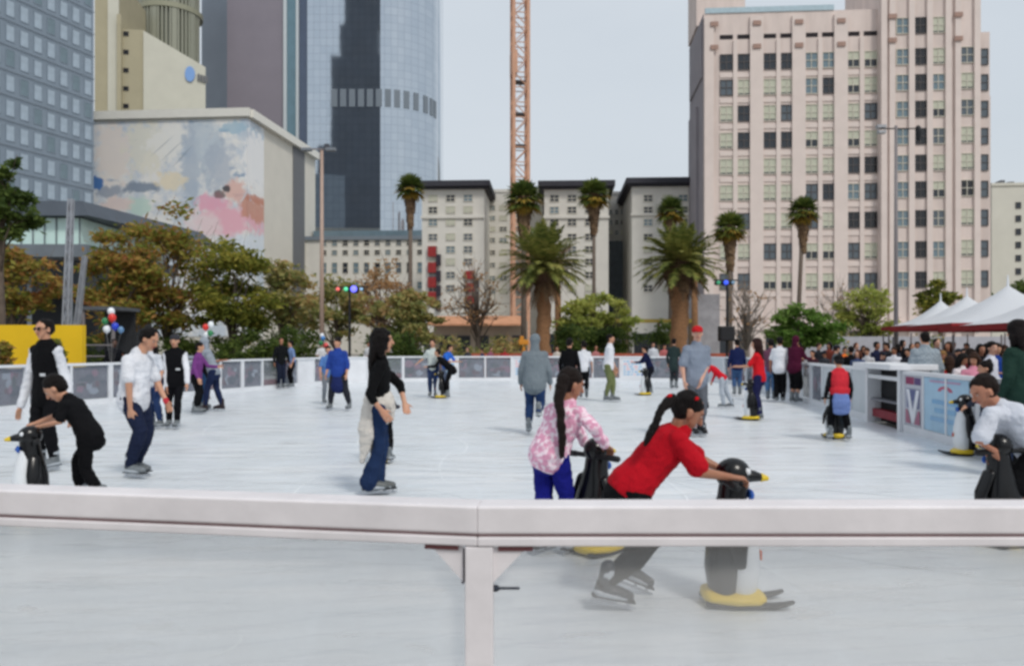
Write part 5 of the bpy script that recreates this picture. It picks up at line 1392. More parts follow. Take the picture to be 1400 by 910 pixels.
        if D < 16:
            t.box((0, 0, 0), (.001, .001, .001)); t = MB()
            pc = neck - tdir * .2 * H + fr * .076 * H * B * loose - S * .05 * H
            q = Matrix((S, fr, tdir)).transposed().to_4x4(); t.bx(-.035, .035, 0, .012, -.016, .016, 0, Matrix.Translation(pc) @ q)
            t.build('name_patch', M('patch', (200, 202, 205), .7, .1), body)
            t = MB(); pc = neck + fr * .034 * H - tdir * .03 * H
            for sg in (-1, 1): t.loft([neck + tdir * .005 + fr * .03 * H + S * sg * .03 * H, neck - tdir * .05 * H + fr * .055 * H + S * sg * .012 * H], [(.02, .007), (.014, .006)], S, 8)
            t.build('collar', cloth((232, 234, 238)), body, smooth=True)
    # ---- bottoms
    if bot:
        bc, frac = bot[0], bot[1]
        t = MB()
        t.loft([hip - tdir * .06 * H, hip - tdir * .02 * H, hip + tdir * .06 * H], [(.08 * H * B * 1.08, .064 * H * B * 1.1), (.086 * H * B * 1.1, .068 * H * B * 1.1), (.078 * H * B * 1.05, .06 * H * B * 1.05)], S, 16)
        for i in (0, 1):
            bl = botloose
            if frac >= 1:
                P = [HJ[i], KN[i], KN[i].lerp(ANK[i], .35), KN[i].lerp(ANK[i], 1.04)]
                rr = [.051 * H * B * min(bl, 1.15), .033 * H * B * bl, .0345 * H * B * bl, .022 * H * bl * flare * 1.1]
            elif frac >= .5:
                P = [HJ[i], KN[i], KN[i].lerp(ANK[i], (frac - .5) * 2)]
                rr = [.051 * H * B * min(bl, 1.15), .035 * H * B * bl, .036 * H * B * bl]
            else:
                P = [HJ[i], HJ[i].lerp(KN[i], frac * 2)]; rr = [.051 * H * B * min(bl, 1.15), .042 * H * B * bl]
            t.loft(P, rr, None, 12)
        nm = 'trousers' if frac > .6 else 'shorts'
        o = t.build(nm, cloth(bc), body, smooth=True); remesh(o, vox * 1.05, .009 if near else .006, 2)
    if extra and extra.get('skirt'):
        t = MB(); q = extra['skirt']
        t.loft([hip + tdir * .05 * H, hip - Z * .05 * H, hip - Z * q[1] * H], [(.08 * H, .065 * H), (.1 * H, .085 * H), (.125 * H, .11 * H)], S, 14)
        o = t.build('skirt', cloth(q[0]), body, smooth=True); remesh(o, vox * 1.05, .008, 2)
    if extra and extra.get('tied'):
        t = MB(); q = extra['tied']
        t.loft([hip + tdir * .07 * H, hip + tdir * .03 * H], [(.088 * H * B, .074 * H * B)] * 2, S, 14)
        t.loft([hip + tdir * .03 * H - F * .05 * H, hip - Z * .07 * H - F * .075 * H, hip - Z * .2 * H - F * .07 * H], [(.09 * H, .045 * H), (.115 * H, .045 * H), (.1 * H, .03 * H)], S, 12)
        for sg in (-1, 1): t.loft([hip + tdir * .04 * H + F * .07 * H + S * sg * .01, hip - Z * .12 * H + F * .09 * H + S * sg * .03], [.014 * H, .012 * H], None, 8)
        o = t.build('tied_jacket', cloth(q), body, smooth=True); remesh(o, vox * 1.05, .008, 2)
    if extra and extra.get('sunglasses'):
        t = MB()
        for sg in (-1, 1):
            t.ell(hc + hf * .088 * k + hs * .032 * k * sg + hu * .013 * k, (.028 * k, .008 * k, .02 * k), ax, 10)
            t.bar(hc + hf * .085 * k + hs * .058 * k * sg + hu * .018 * k, hc + hs * .08 * k * sg + hu * .012 * k, .006)
        t.bar(hc + hf * .095 * k - hs * .02 * k + hu * .018 * k, hc + hf * .095 * k + hs * .02 * k + hu * .018 * k, .005)
        t.build('sunglasses', M('black_gloss', (14, 14, 16), .15, 0), body, smooth=True)
    if extra and extra.get('wristband'):
        i = extra['wristband'][0]; t = MB(); d = (WR[i] - EL[i]).normalized()
        t.loft([WR[i] - d * .012, WR[i] + d * .012], [.0195 * H] * 2, None, 12)
        t.build('wristband', cloth(extra['wristband'][1]), body, smooth=True)
    if extra and extra.get('bobble'):
        t = MB()
        for q in extra['bobble']:
            c = PT(q[0], q[1], D + q[2]) - base
            for w in range(5): t.ell(c + V((random.uniform(-1, 1), random.uniform(-1, 1), random.uniform(-1, 1))) * q[3] * .6, (q[3] * .7,) * 3, None, 8)
        t.build('hair_bobble', cloth((205, 22, 34)), body, smooth=True)
    # ---- feet
    if legs is not None and not (extra and extra.get('nofeet')):
        for i in (0, 1):
            fd = FD[i]; sd = V((fd.y, -fd.x, 0)); a = ANK[i]
            up = (KN[i] - a).normalized()
            pit = 0
            if 'footpitch' in J: pit = J['footpitch'][i]
            up = Z * math.cos(R(pit)) + fd * math.sin(R(pit)); f2 = fd * math.cos(R(pit)) - Z * math.sin(R(pit))
            t = MB(); q = H if H > 1.5 else H * 1.08
            t.loft([a + up * .06 * q * (0.4 if shoes else 1), a, a - up * .028 * q], [.031 * q, .032 * q, .031 * q], None, 12)
            t.loft([a - up * .03 * q - f2 * .012 * q, a - up * .03 * q + f2 * .05 * q, a - up * .036 * q + f2 * .1 * q],
                   [(.029 * q, .034 * q), (.031 * q, .027 * q), (.027 * q, .02 * q)], sd, 12)
            sk = t.build('shoe' if shoes else 'ice_skate', cloth(skates) if shoes else M('skate_shell%s' % (skates,), skates, .45, .35, 9), body, smooth=True)
            remesh(sk, max(vox, .008), .002, 1)
            if not shoes and D < 16:
                t = MB()
                t.loft([a - up * .038 * q - f2 * .02 * q, a - up * .04 * q + f2 * .05 * q, a - up * .042 * q + f2 * .085 * q], [(.0315 * q, .02 * q), (.0335 * q, .017 * q), (.028 * q, .014 * q)], sd, 12)
                t.loft([a + up * .03 * q + f2 * .004, a + up * .042 * q + f2 * .006], [.0335 * q, .0335 * q], None, 12)
                t.build('shell', M('skate_plastic', (176, 182, 188), .4, .12, 8), sk, smooth=True)
            if not shoes:
                t = MB(); mt = Matrix((sd, f2, up)).transposed().to_4x4(); mt.translation = a - up * .052 * q
                t.bx(-.022 * q, .022 * q, -.045 * q, .125 * q, -.008, .002, 0, mt)
                t.build('sole', M('skate_sole', (40, 42, 46), .5, .1), sk)
                t = MB(); t.bx(-.002, .002, -.05 * q, .13 * q, -.045, -.03, 0, mt)
                for w in (-.03, .05, .1): t.bx(-.006, .006, w * q - .01, w * q + .01, -.034, -.006, 0, mt)
                t.build('blade', M('steel', (196, 200, 206), .3, .05, metal=.3), sk)
    return body

# ---------------------------------------------------------------- penguin skating aid
def make_penguin(label):
    r = thing('penguin_skating_aid', label, 'skating aid', group='penguin skating aids on the ice')
    blk = M('gloss_black', (10, 10, 12), .25, .2, 6, bs=8, bst=.12); wht = M('gloss_white', (222, 225, 228), .35, .06); yel = M('gloss_yellow', (222, 190, 40), .4, .12)
    X = V((1, 0, 0))
    b = MB(); b.loft([(0, -.05, .07), (0, -.05, .2), (0, -.04, .36), (0, -.012, .5), (0, .0, .58), (0, .01, .66)],
                     [(.12, .08), (.148, .1), (.14, .1), (.11, .092), (.085, .082), (.08, .08)], X, 24)
    b.build('body', blk, r, smooth=True)
    b = MB(); b.loft([(0, .035, .07), (0, .04, .2), (0, .04, .36), (0, .035, .5), (0, .035, .56)],
                     [(.115, .09), (.143, .108), (.134, .1), (.098, .08), (.07, .06)], X, 20)
    bl = b.build('belly', wht, r, smooth=True)
    b = MB(); b.box((0, .153, .27), (.05, .006, .05), 0); b.box((.014, .1545, .282), (.02, .006, .02), 1); b.box((-.012, .1545, .262), (.022, .006, .02), 2)
    b.build('badge', [M('badge_orange', (225, 110, 50), .5, 0), M('badge_blue', (40, 70, 170), .5, 0), M('badge_red', (190, 40, 50), .5, 0)], bl)
    b = MB(); b.ell((0, .005, .712), (.086, .098, .09), None, 20)
    hd = b.build('head', blk, r, smooth=True)
    for s in (-1, 1):
        b = MB(); b.ell((s * .054, .07, .734), (.018, .018, .02), None, 12); b.build('eye_patch', wht, hd, smooth=True)
    b = MB(); b.loft([(0, .06, .705), (0, .125, .70), (0, .155, .695)], [(.05, .042), (.04, .03), (.03, .022)], X, 14, 0)
    b.build('beak', blk, hd, smooth=True)
    b = MB(); b.loft([(0, .16, .694), (0, .186, .69)], [(.031, .024), (.018, .015)], X, 14)
    b.build('beak_tip', yel, hd, smooth=True)
    b = MB(); b.ell((0.02, .098, .6), (.034, .016, .03), None, 12); b.ell((-.02, .098, .6), (.034, .016, .03), None, 12); b.ell((0, .108, .6), (.012, .014, .014), None, 8)
    b.build('bow_tie', M('scarf_blue', (40, 90, 175), .6, .1), r, smooth=True)
    for s in (-1, 1):
        b = MB(); b.loft([(s * .11, -.02, .52), (s * .175, -.01, .38), (s * .19, 0, .25)], [(.03, .05), (.02, .055), (.012, .03)], X, 12)
        b.build('wing', blk, r, smooth=True)
    b = MB(); b.loft([(-.2, -.03, .675), (-.1, -.05, .68), (.1, -.05, .68), (.2, -.03, .675)], [.0165, .018, .018, .0165], None, 12)
    for s in (-1, 1): b.loft([(s * .15, -.042, .678), (s * .215, -.026, .674)], [.022, .022], None, 12)
    b.build('handle', M('black_rubber', (16, 17, 19), .6, .1), r, smooth=True)
    b = MB(); b.loft([(0, -.13, .055), (0, 0, .055), (0, .12, .05), (0, .15, .045)], [(.13, .04), (.17, .046), (.15, .042), (.11, .026)], X, 18)
    b.build('foot_base', yel, r, smooth=True)
    for s in (-1, 1):
        b = MB(); b.loft([(s * .09, -.15, .025), (s * .09, 0, .018), (s * .095, .2, .02), (s * .1, .26, .03), (s * .1, .3, .042)], [(.035, .014), (.04, .016), (.038, .015), (.03, .013), (.018, .01)], X, 12)
        b.build('ski', blk, r, smooth=True)
    return r
PENG = None
def penguin(label, x, fy, yaw, h=.84, D=None):
    global PENG
    D = D or GD(fy)
    if PENG is None: PENG = make_penguin(label); o = PENG
    else: o = copy_tree(PENG); o['label'] = label
    o.location = (PX(x, D), D, 0); o.rotation_euler.z = -R(yaw); o.scale = (h / .815,) * 3
    return o
# ---------------------------------------------------------------- skaters
GS = 'skaters on the ice'; GC = 'spectators outside the rink'
WHT = (228, 230, 236)
# girl in red, bent over a penguin aid, nearest the camera
person('girl in a red shirt with dark pigtails bending low over a penguin aid', 868, D=4.62, H=1.32, yaw=90, group=GS, bulk=1.18, hh=.215,
       J=dict(hip=(862, 664), neck=(930, 588), head=(941, 563, -.02), wrR=(1000, 652, -.14), elR=(960, 646, -.2), wrL=(985, 640, .16), elL=(958, 628, .2),
              ankR=(828, 796, -.14), knR=(890, 742, -.1), ankL=(862, 772, .16), knL=(885, 722, .12), footpitch=(22, 10),
              pony=[(918, 545, -.1, .034), (904, 560, -.15, .022), (896, 578, -.17, .027), (888, 594, -.18, .02), (882, 608, -.19, .009)]),
       grip=('bar', 'bar'), headpitch=-32, skn=SK2, top=((186, 18, 34), 'short'), bot=((20, 20, 24), 1.0), botloose=1.25, hair='pony', loose=1.16, sleeve=1.45,
       extra=dict(bobble=[(917, 543, -.1, .026), (953, 545, -.1, .01)]), skates=(44, 48, 56), hem=.0)
penguin('penguin aid held by the girl in red, yellow beak tip pointing right', 1001, 826, 92, .85, D=4.62)
# girl in the pink patterned top
person('girl in a pink and white patterned top with a long braid, pushing a penguin aid', 752, D=5.7, H=1.3, yaw=42, group=GS, bulk=1.08, hh=.222,
       J=dict(hip=(752, 616), neck=(777, 553), ankL=(738, 732), ankR=(778, 734), head=(781, 526, 0), wrR=(827, 608, -.1), elR=(812, 585, -.2), wrL=(800, 606, .22), elL=(793, 590, .22),
              pony=[(770, 520, -.1, .045), (764, 545, -.14, .036), (767, 575, -.17, .03), (769, 600, -.17, .026), (768, 624, -.16, .014)]),
       grip=('bar', 'bar'), headpitch=-18, headyaw=28, skn=SK2, topmat=cloth((230, 164, 192), (243, 224, 233), 'pattern'), top=((226, 150, 182), 'long'), hem=.03, loose=1.22, sleeve=1.5,
       bot=((26, 30, 124), 1.0), botloose=1.3, hair='pony', hairc=(34, 25, 22))
penguin('penguin aid seen from behind, pushed by the girl in the pink top', 815, 756, 48, .84, D=5.75)
# boy in black on the left
person('boy in black bending forward over a penguin aid at the left', 122, D=7.15, H=1.3, yaw=270, group=GS, hh=.225,
       J=dict(hip=(122, 592), neck=(94, 545), head=(76, 531, 0), wrL=(58, 582, -.12), elL=(82, 576, -.16), wrR=(50, 578, .14), elR=(72, 570, .18)),
       legs=((-.1, -.17), (.1, .12)), grip=('bar', 'bar'), headpitch=-42, headyaw=-14, top=((24, 24, 28), 'short'), bot=((18, 18, 21), 1.0), sleeve=1.3, loose=1.1, botloose=1.18, hair='short', hem=.02)
penguin('penguin aid at the left edge held by the boy in black, white belly facing left', 42, 716, 236, .8, D=6.98)
# staff man with vest
person('man in black vest, sunglasses and white long sleeves standing at the left', 66, 643, H=1.74, yaw=196, group=GS, hh=.24,
       J=dict(wrR=(28, 556), wrL=(96, 566)), top=(WHT, 'long'), bot=((24, 24, 30), 1.0), loose=1.1, sleeve=1.45, hair='short', headyaw=8,
       extra=dict(vest=(22, 22, 26), sunglasses=1), legs=((-.09, 0), (.11, 0)))
# man with white shirt
person('man in a white short sleeved shirt and dark jeans gliding at the left', 183, 652, H=1.72, yaw=100, group=GS, hh=.245, bulk=1.06,
       J=dict(hip=(183, 541), neck=(189, 483), head=(204, 464), wrR=(178, 558, -.2), elR=(176, 522, -.24), wrL=(227, 548, .16), elL=(214, 520, .22), ankR=(178, 634, -.08), ankL=(187, 631, .14)),
       feetyaw=(15, 10), headpitch=-28, top=(WHT, 'short'), bot=((30, 38, 62), 1.0), hem=.035, loose=1.2, sleeve=1.5, botloose=1.3, extra=dict(wristband=(0, (196, 60, 70))))
# curly haired woman
person('woman with long curly black hair, black top and flared jeans gliding right', 512, 676, H=1.66, yaw=78, group=GS, hh=.24, bulk=.92,
       J=dict(hip=(517, 557), neck=(520, 490), head=(523, 466), wrR=(521, 560, -.24), elR=(505, 540, -.26), wrL=(553, 550, .12), elL=(547, 526, .22), ankR=(505, 656, -.05), ankL=(514, 655, .06), knR=(518, 610, -.05), knL=(524, 608, .07)),
       top=((20, 20, 23), '3q'), hem=-.02, bot=((32, 50, 84), 1.0), botloose=1.15, flare=2.0, hair='curly', hairc=(22, 17, 17), skates=(96, 100, 100), headpitch=0,
       topmat=cloth((20, 20, 23)), extra=dict())
# cream jacket tied round her waist: its own child piece is built below
wj = bpy.context.scene.objects.get('person.005')
g = MB(); D0 = GD(676); B0 = V((PX(512, D0), D0, 0)); q = lambda x, y, dd=0: PT(x, y, D0 + dd) - B0
g.loft([q(518, 548), q(517, 562)], [(.155, .15)] * 2, None, 14)
g.loft([q(506, 552, -.08), q(501, 590, -.1), q(499, 618, -.08), q(495, 630, -.06)], [(.07, .08), (.085, .05), (.045, .035), (.018, .02)], V((1, 0, 0)), 12)
g.loft([q(534, 552, -.04), q(535, 572, -.04)], [(.05, .08), (.025, .04)], V((1, 0, 0)), 10)
jk = g.build('tied_jacket', cloth((214, 208, 200)), wj, smooth=True); remesh(jk, .011, .012, 2)
person('small child in dark clothes half hidden behind the curly haired woman', 524, 633, H=.98, yaw=15, group=GS, top=((60, 60, 70), 'long'), bot=((22, 22, 26), 1), arms=('fwd', 'fwd'), legs=((-.02, 0), (.1, -.03)))
penguin('small penguin aid almost hidden behind the curly haired woman', 519, 630, 10, .62, D=10.15)
# right foreground boy, cut by the frame
person('boy in a light grey shirt and black shorts bending over at the right edge', 1400, D=6.1, H=1.5, yaw=268, group=GS, hh=.228, bulk=1.15,
       J=dict(hip=(1418, 612), neck=(1366, 556), head=(1345, 535), wrL=(1360, 616, -.18), elL=(1339, 604, -.24), wrR=(1352, 612, .18), elR=(1340, 598, .26), shL=(1356, 566, -.17), ankL=(1412, 722, -.15), ankR=(1425, 722, .15)),
       headpitch=-30, top=((212, 216, 226), 'short'), bot=((16, 17, 22), .52), loose=1.2, sleeve=1.5, botloose=1.6, hair='short', hairc=(34, 24, 20), grip=('bar', 'bar'), skn=(180, 126, 100))
penguin('black penguin aid in front of the bending boy at the right edge', 1366, 738, 345, .84, D=6.0)
# pair behind him
person('dark haired child half hidden behind the bending boy, hands on a penguin aid', 1352, 628, H=1.18, yaw=282, group=GS, top=((40, 46, 60), 'long'), bot=((60, 78, 110), 1), hair='bun',
       J=dict(wrL=(1322, 556, -.12), wrR=(1324, 553, .12)), grip=('bar', 'bar'))
penguin('penguin aid with yellow base and ski tip pointing left by the blue poster', 1320, 623, 284, .84, D=10.9)
person('woman with big dark curly hair in a dark green jacket at the right edge', 1398, D=9.0, H=1.7, yaw=330, group=GS, top=((34, 58, 50), 'long'), hair='big', hairc=(26, 20, 20), bulk=1.2, loose=1.25)
# ---- middle distance
person('young man in black vest and dark knit hat with white sleeves', 240, 586, H=1.62, yaw=172, group=GS, top=(WHT, 'long'), bot=((22, 22, 28), 1.0), extra=dict(vest=(20, 20, 25), capc=(60, 60, 66)), hair='beanie', sleeve=1.4,
       J=dict(wrR=(228, 528, -.1), wrL=(256, 524, -.2)), legs=((-.04, .05), (.12, -.05)))
person('dark haired woman in white top and blue jeans between the two men', 212, 586, H=1.56, yaw=200, group=GS, top=((214, 218, 226), 'short'), bot=((40, 58, 96), 1), hair='bob', lean=10, legs=((-.12, 0), (.06, 0)))
person('skater in black with green and purple sleeve beside the knit hat man', 268, 566, H=1.5, yaw=90, group=GS, top=((120, 64, 130), 'long'), bot=((24, 26, 30), 1), arms=('fwd', 'down'), lean=8)
person('man in grey hoodie with the hood up and dark jeans leaning left', 289, 563, H=1.66, yaw=262, group=GS, top=((150, 158, 168), 'long'), bot=((34, 44, 76), 1), hair='hood', lean=20, hipb=-.05, arms=('fwd', 'reach'), skates=(40, 26, 30), legs=((-.12, .1), (.14, -.2)))
person('skater in black shirt and jeans facing the hooded man', 276, 560, H=1.5, yaw=80, group=GS, top=((22, 22, 26), 'short'), bot=((54, 88, 130), 1), arms=('reach', 'fwd'), skn=SK2)
person('far skater in black top standing by the left barrier', 384, 531, H=1.72, yaw=150, group=GS, top=((26, 28, 32), 'long'), bot=((30, 36, 54), 1), skn=SK2)
person('far skater in light blue shirt and black trousers at the left barrier', 399, 530, H=1.6, yaw=230, group=GS, top=((122, 146, 190), 'short'), bot=((24, 24, 28), 1))
person('woman in royal blue top and navy skirt striding with arms low', 463, 561, H=1.6, yaw=190, group=GS, top=((42, 70, 150), '3q'), bot=((40, 42, 50), 1), hair='bun', extra=dict(skirt=((34, 44, 92), .2)), legs=((-.26, 0), (.2, 0)), lean=6, bulk=1.2)
person('child in light blue shirt and grey trousers left of the royal blue woman', 447, 552, H=1.42, yaw=150, group=GS, top=((90, 130, 190), 'short'), bot=((120, 126, 134), 1), arms=('fwd', 'down'), lean=12)
person('far skater in white top and blue jeans by the print panel', 592, 543, H=1.6, yaw=185, group=GS, top=((206, 214, 210), 'short'), bot=((44, 60, 96), 1), arms=('down', 'out'))
person('far skater in bright blue top bending behind the one in white', 604, 536, H=1.55, yaw=120, group=GS, top=((50, 110, 210), 'short'), bot=((90, 100, 120), 1), lean=35, arms=('fwd', 'fwd'))
person('far skater in black bending over a penguin aid near the first date palm', 612, 544, H=1.5, yaw=268, group=GS, top=((20, 20, 24), 'long'), bot=((24, 24, 28), 1), lean=48, hipb=-.1, arms=('fwd', 'fwd'))
penguin('far penguin aid held by the bending skater in black', 603, 544, 275, .8)
person('skater in grey hoodie and jeans seen from behind with one knee bent', 731, 594, H=1.62, yaw=8, group=GS, top=((108, 118, 126), 'long'), bot=((36, 58, 98), 1), hair='hood', bulk=1.14, sleeve=1.5, loose=1.24, hem=.04,
       legs=((-.1, 0), (.1, -.35, .28)), arms=('down', 'down'), topmat=cloth((104, 114, 122), (126, 136, 142), 'heather'))
person('skater in black seen just above the braid girl head', 778, 556, H=1.6, yaw=20, group=GS, top=((18, 18, 22), 'long'), bot=((26, 28, 34), 1), hair='short', bulk=1.1)
person('skater in white shirt and black trousers seen from behind', 798, 545, H=1.55, yaw=10, group=GS, top=(WHT, 'short'), bot=((26, 28, 32), 1))
person('young man in white shirt and khaki green trousers with arms close in', 832, 549, H=1.74, yaw=110, group=GS, top=(WHT, 'short'), bot=((110, 118, 78), 1), legs=((-.03, .1), (.05, -.06)), J=dict(wrR=(840, 508)))
person('skater in navy hidden behind a penguin aid at the far right of centre', 889, 538, H=1.45, yaw=262, group=GS, top=((26, 32, 66), 'long'), bot=((28, 30, 44), 1), lean=20, arms=('fwd', 'fwd'))
penguin('far penguin aid in front of the skater in navy', 882, 540, 268, .84)
person('slim skater in dark green coat left of the red cap man', 921, 532, H=1.68, yaw=30, group=GS, top=((44, 58, 58), 'long'), bot=((50, 54, 60), 1), hem=.1)
person('man in a red cap and grey shirt gliding behind the girl in red', 951, 596, H=1.74, yaw=165, group=GS, top=((134, 144, 160), 'short'), bot=((96, 100, 108), 1), hair='cap', hairc=(150, 140, 132), hh=.25, bulk=1.16, loose=1.2, sleeve=1.5, hem=.03, skn=SK3,
       J=dict(wrL=(958, 522, -.2), elL=(966, 500, -.02)), headyaw=20, extra=dict(capc=(196, 34, 40)), skates=(26, 26, 30))
person('child in red top and pale grey trousers tumbling forward', 990, 558, H=1.1, yaw=300, group=GS, J=dict(hip=(988, 516), neck=(972, 501), head=(965, 493)), top=((206, 30, 46), 'long'), bot=((176, 184, 194), 1), arms=('fwd', 'down'), botloose=1.6, legs=((-.1, -.02), (.1, -.16)))
person('skater in navy jacket and blue jeans seen from behind at the far right', 1008, 541, H=1.62, yaw=5, group=GS, top=((26, 36, 78), 'long'), bot=((64, 92, 132), 1), loose=1.25)
person('long haired woman in bright red shirt and navy trousers with a penguin aid', 1038, 574, H=1.56, yaw=300, group=GS, top=((208, 30, 40), 'short'), bot=((34, 36, 76), 1), hair='long', hairc=(52, 30, 28), arms=('fwd', 'fwd'), botloose=1.4)
penguin('penguin aid left of the long haired woman in bright red', 1027, 574, 300, .84)
person('man in white shirt and black trousers leaning at the barrier, seen from behind', 1066, 550, H=1.66, yaw=25, group=GS, top=(WHT, 'short'), bot=((20, 20, 24), 1), loose=1.3, botloose=1.5, skn=SK2)
person('person in maroon hoodie and black trousers at the barrier', 1086, 551, H=1.7, yaw=60, group=GS, top=((74, 20, 46), 'long'), bot=((18, 18, 22), .62), arms=('fwd', 'fwd'), hair='hood', loose=1.25, botloose=1.6, bulk=1.1, topmat=cloth((74, 20, 46)))
person('skater in grey top and blue jeans half hidden left of the white shirt man', 1054, 548, H=1.6, yaw=15, group=GS, top=((110, 70, 90), 'long'), bot=((84, 122, 166), 1))
person('child in red shirt with a blue jacket tied round the waist, seen from behind', 1148, 603, H=1.24, yaw=5, group=GS, top=((30, 26, 32), 'long'), bot=((20, 20, 26), 1), extra=dict(vlo=.22, vest=(208, 50, 62), tied=(112, 134, 190), capc=(40, 38, 40)), hair='beanie', hairc=(40, 38, 40), legs=((-.14, 0), (.14, 0)), arms=('down', 'down'), bulk=1.1)
penguin('penguin aid hidden in front of the child with the tied blue jacket', 1141, 600, 0, .78, D=12.9)
person('small child bending with a penguin aid behind the head of the girl in red', 962, 594, H=.9, yaw=275, group=GS, top=((30, 30, 36), 'long'), bot=((24, 24, 30), 1), lean=30, arms=('fwd', 'fwd'), skates=(24, 24, 28))

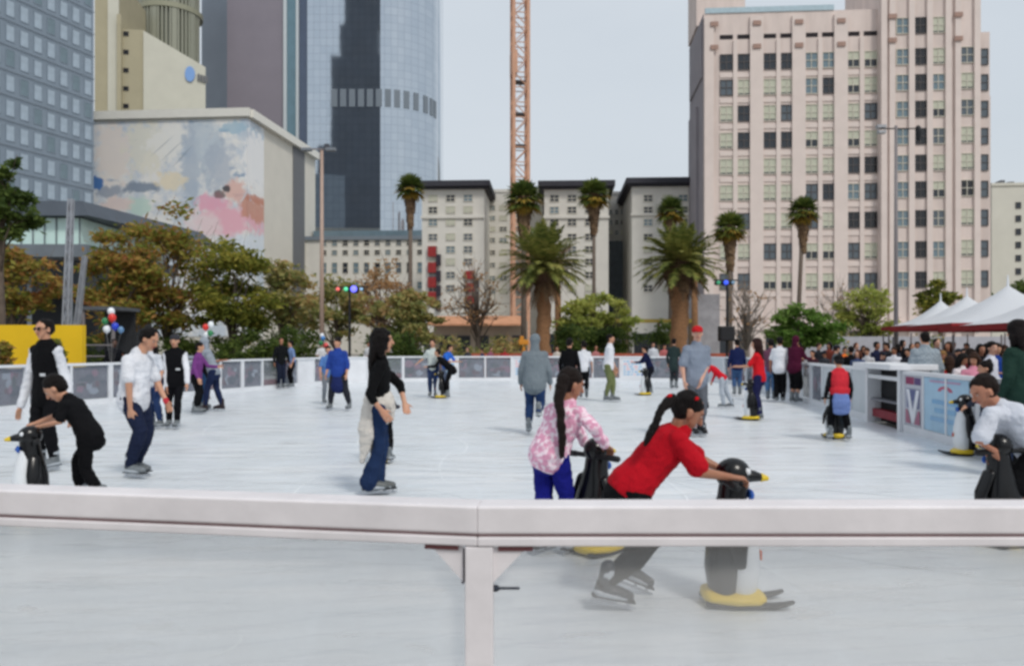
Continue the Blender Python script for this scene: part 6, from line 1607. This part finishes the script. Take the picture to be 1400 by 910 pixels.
# ---------------------------------------------------------------- spectators beyond the barriers
person('man in a grey jacket with his back turned, leaning on the right barrier', 1266, D=14.2, H=1.76, yaw=5, gz=0, shoes=True, group=GC, top=((140, 152, 162), 'long'), bot=((28, 30, 36), 1), bulk=1.2, loose=1.28, sleeve=1.6, topmat=cloth((136, 148, 158), (150, 160, 168), 'plaid'))
crowd = [
 (1112, 24.5, 1.50, (70, 40, 50), 'short', 200, 'maroon coat spectator first right of the maroon hoodie'),
 (1128, 25.5, 1.45, (60, 64, 70), 'cap', 180, 'capped spectator in grey behind the clear barrier'),
 (1141, 24.0, 1.40, (96, 104, 110), 'beanie', 170, 'spectator in grey knit hat above the child in red'),
 (1153, 26.0, 1.36, (236, 120, 50), 'short', 190, 'spectator in orange top right of the child in red'),
 (1164, 23.0, 1.50, (26, 26, 30), 'short', 20, 'spectator in black with back turned before the cabinet'),
 (1173, 21.0, 1.48, (70, 84, 120), 'long', 160, 'auburn haired woman in denim blue beside the cabinet'),
 (1186, 22.5, 1.62, (196, 196, 200), 'short', 200, 'spectator in pale shirt with red print behind the cabinet'),
 (1197, 24.0, 1.66, (30, 36, 64), 'short', 180, 'spectator in navy behind the cabinet, facing the ice'),
 (1205, 20.5, 1.52, (26, 30, 56), 'cap', 150, 'spectator in navy with dark cap at the cabinet top'),
 (1214, 26.0, 1.64, (38, 40, 46), 'short', 230, 'tall spectator in charcoal behind the cabinet'),
 (1222, 22.0, 1.56, (216, 218, 226), 'short', 190, 'spectator in white with folded arms behind the cabinet'),
 (1232, 27.0, 1.66, (34, 34, 40), 'bob', 160, 'spectator in black jacket under the tent edge'),
 (1242, 21.0, 1.56, (44, 44, 52), 'short', 210, 'spectator in dark jacket just left of the plaid back'),
 (1254, 24.0, 1.68, (110, 40, 48), 'short', 200, 'spectator in dark red showing behind the grey jacket man'),
 (1118, 29.0, 1.66, (40, 42, 48), 'short', 190, 'spectator in black far behind between maroon coat and grey cap'),
 (1134, 30.0, 1.62, (120, 60, 50), 'bob', 170, 'spectator in brick coat far behind the child in red'),
 (1147, 29.5, 1.68, (44, 52, 60), 'short', 200, 'spectator in dark teal far behind the grey knit hat'),
 (1169, 28.5, 1.64, (150, 150, 156), 'short', 180, 'spectator in light grey far behind the auburn haired woman'),
 (1181, 29.0, 1.66, (36, 30, 40), 'long', 200, 'long haired spectator in black far behind the cabinet'),
 (1209, 28.0, 1.68, (90, 36, 46), 'short', 190, 'spectator in burgundy far behind the cabinet'),
 (1226, 25.0, 1.58, (52, 56, 68), 'bob', 160, 'bobbed spectator in slate blue behind the cabinet end'),
 (1247, 26.0, 1.64, (30, 32, 38), 'short', 190, 'spectator in black under the red tent edge'),
 (1296, 21.0, 1.62, (46, 40, 44), 'long', 200, 'long haired spectator in dark brown above the child in red top'),
 (1318, 20.5, 1.60, (36, 38, 46), 'short', 170, 'spectator in black behind the girl in white'),
 (1356, 19.5, 1.66, (58, 44, 44), 'bob', 190, 'spectator in dark chocolate coat left of the brown coated one'),
 (1290, 17.5, 1.56, (214, 176, 70), 'long', 200, 'blonde spectator in mustard yellow right of the grey jacket man'),
 (1299, 14.6, 1.44, (170, 24, 36), 'long', 340, 'child in red top behind the patriotic poster'),
 (1311, 18.0, 1.60, (44, 48, 58), 'cap', 190, 'spectator in dark cap and grey jacket under the tents'),
 (1313, 13.9, 1.38, (228, 218, 222), 'long', 200, 'girl in white behind the blue poster'),
 (1325, 15.5, 1.52, (110, 20, 34), 'long', 210, 'woman in wine red behind the blue poster'),
 (1331, 12.8, 1.40, (228, 150, 172), 'long', 180, 'girl in pink with dark hair behind the barrier'),
 (1340, 17.0, 1.62, (40, 36, 40), 'long', 230, 'long haired woman in black beneath the red valance'),
 (1352, 14.5, 1.54, (214, 216, 228), 'short', 170, 'spectator in white left of the dark green jacket'),
 (1360, 16.5, 1.64, (26, 60, 140), 'short', 190, 'spectator in cobalt blue beside the dark green jacket'),
 (1372, 20.0, 1.66, (80, 62, 60), 'bob', 160, 'brown coated spectator behind the big haired woman'),
 (1280, 22.0, 1.62, (60, 50, 60), 'short', 190, 'spectator in plum coat behind the grey jacket shoulder'),
 (1302, 25.0, 1.66, (190, 180, 170), 'short', 190, 'spectator in beige far back under the largest tent'),
 (1322, 24.0, 1.7, (50, 52, 60), 'short', 180, 'tall spectator in dark grey far back under the largest tent'),
 (1348, 22.5, 1.68, (120, 70, 60), 'bob', 200, 'spectator in rust brown far back near the right edge'),
 (1388, 15.0, 1.62, (46, 46, 56), 'short', 200, 'spectator in slate behind the big haired woman at the edge'),
 (168, 24.0, 1.5, (34, 40, 66), 'short', 200, 'spectator in navy between the balloons and the white shirted man'),
 (155, 23.5, 1.62, (28, 30, 40), 'short', 150, 'dark skinned spectator in black under the left balloons'),
 (440, 38.5, 1.60, (226, 228, 232), 'short', 200, 'far spectator in white at the foot of the lamp pole'),
 (505, 37.0, 1.60, (222, 224, 228), 'short', 200, 'far spectator in white left of the curly haired woman'),
 (670, 37.0, 1.62, (150, 90, 110), 'short', 180, 'far spectator in dull pink left of the grey hoodie skater'),
 (660, 36.6, 1.55, (50, 54, 92), 'short', 200, 'far spectator in blue behind the far barrier left of centre'),
 (690, 37.0, 1.40, (172, 54, 60), 'short', 160, 'far spectator in brick red seated beyond the far barrier'),
 (640, 36.5, 1.35, (64, 66, 74), 'short', 200, 'far spectator in grey crouched beyond the far barrier'),
 (762, 37.0, 1.60, (210, 200, 190), 'short', 170, 'far spectator in cream by the left date palm trunk'),
 (814, 37.2, 1.58, (184, 120, 120), 'short', 190, 'far spectator in faded red left of the khaki trousers man'),
 (893, 37.0, 1.60, (214, 218, 226), 'short', 180, 'far spectator in white left of the right date palm'),
 (908, 37.2, 1.55, (190, 110, 110), 'short', 200, 'far spectator in pale red beside the right date palm'),
 (1094, 27.0, 1.58, (96, 60, 60), 'short', 220, 'spectator in brown behind the maroon hoodie shoulder'),
]
HC = [(24, 19, 18), (40, 28, 22), (60, 40, 30), (22, 20, 22)]
for i, (x, D, H_, c, hr, yw, lab) in enumerate(crowd):
    cr_ = random.Random(i * 7 + 1); H_ += cr_.uniform(-.16, .14); yw += cr_.uniform(-50, 50)
    hc = (150, 112, 66) if 'blonde' in lab else (92, 52, 36) if 'auburn' in lab else HC[i % 4]
    person(lab, x, D=D, H=H_, yaw=yw, gz=-.03, shoes=True, group=GC, top=(c, 'short' if i % 3 == 0 else 'long'), bot=((40, 44, 60), 1), hair=hr, hairc=hc,
           headpitch=cr_.uniform(-25, 5), headyaw=cr_.uniform(-30, 30), arms=(('down', 'bent'), ('bent', 'down'), ('down', 'down'))[i % 3], skn=(SK, SK2, SK3)[i % 3] if 'dark skinned' not in lab else (92, 62, 48), vox=.016 if D < 20 else .02,
           detail=False, skates=(40, 40, 44), extra=dict(capc=(40, 42, 50)))
finalize()
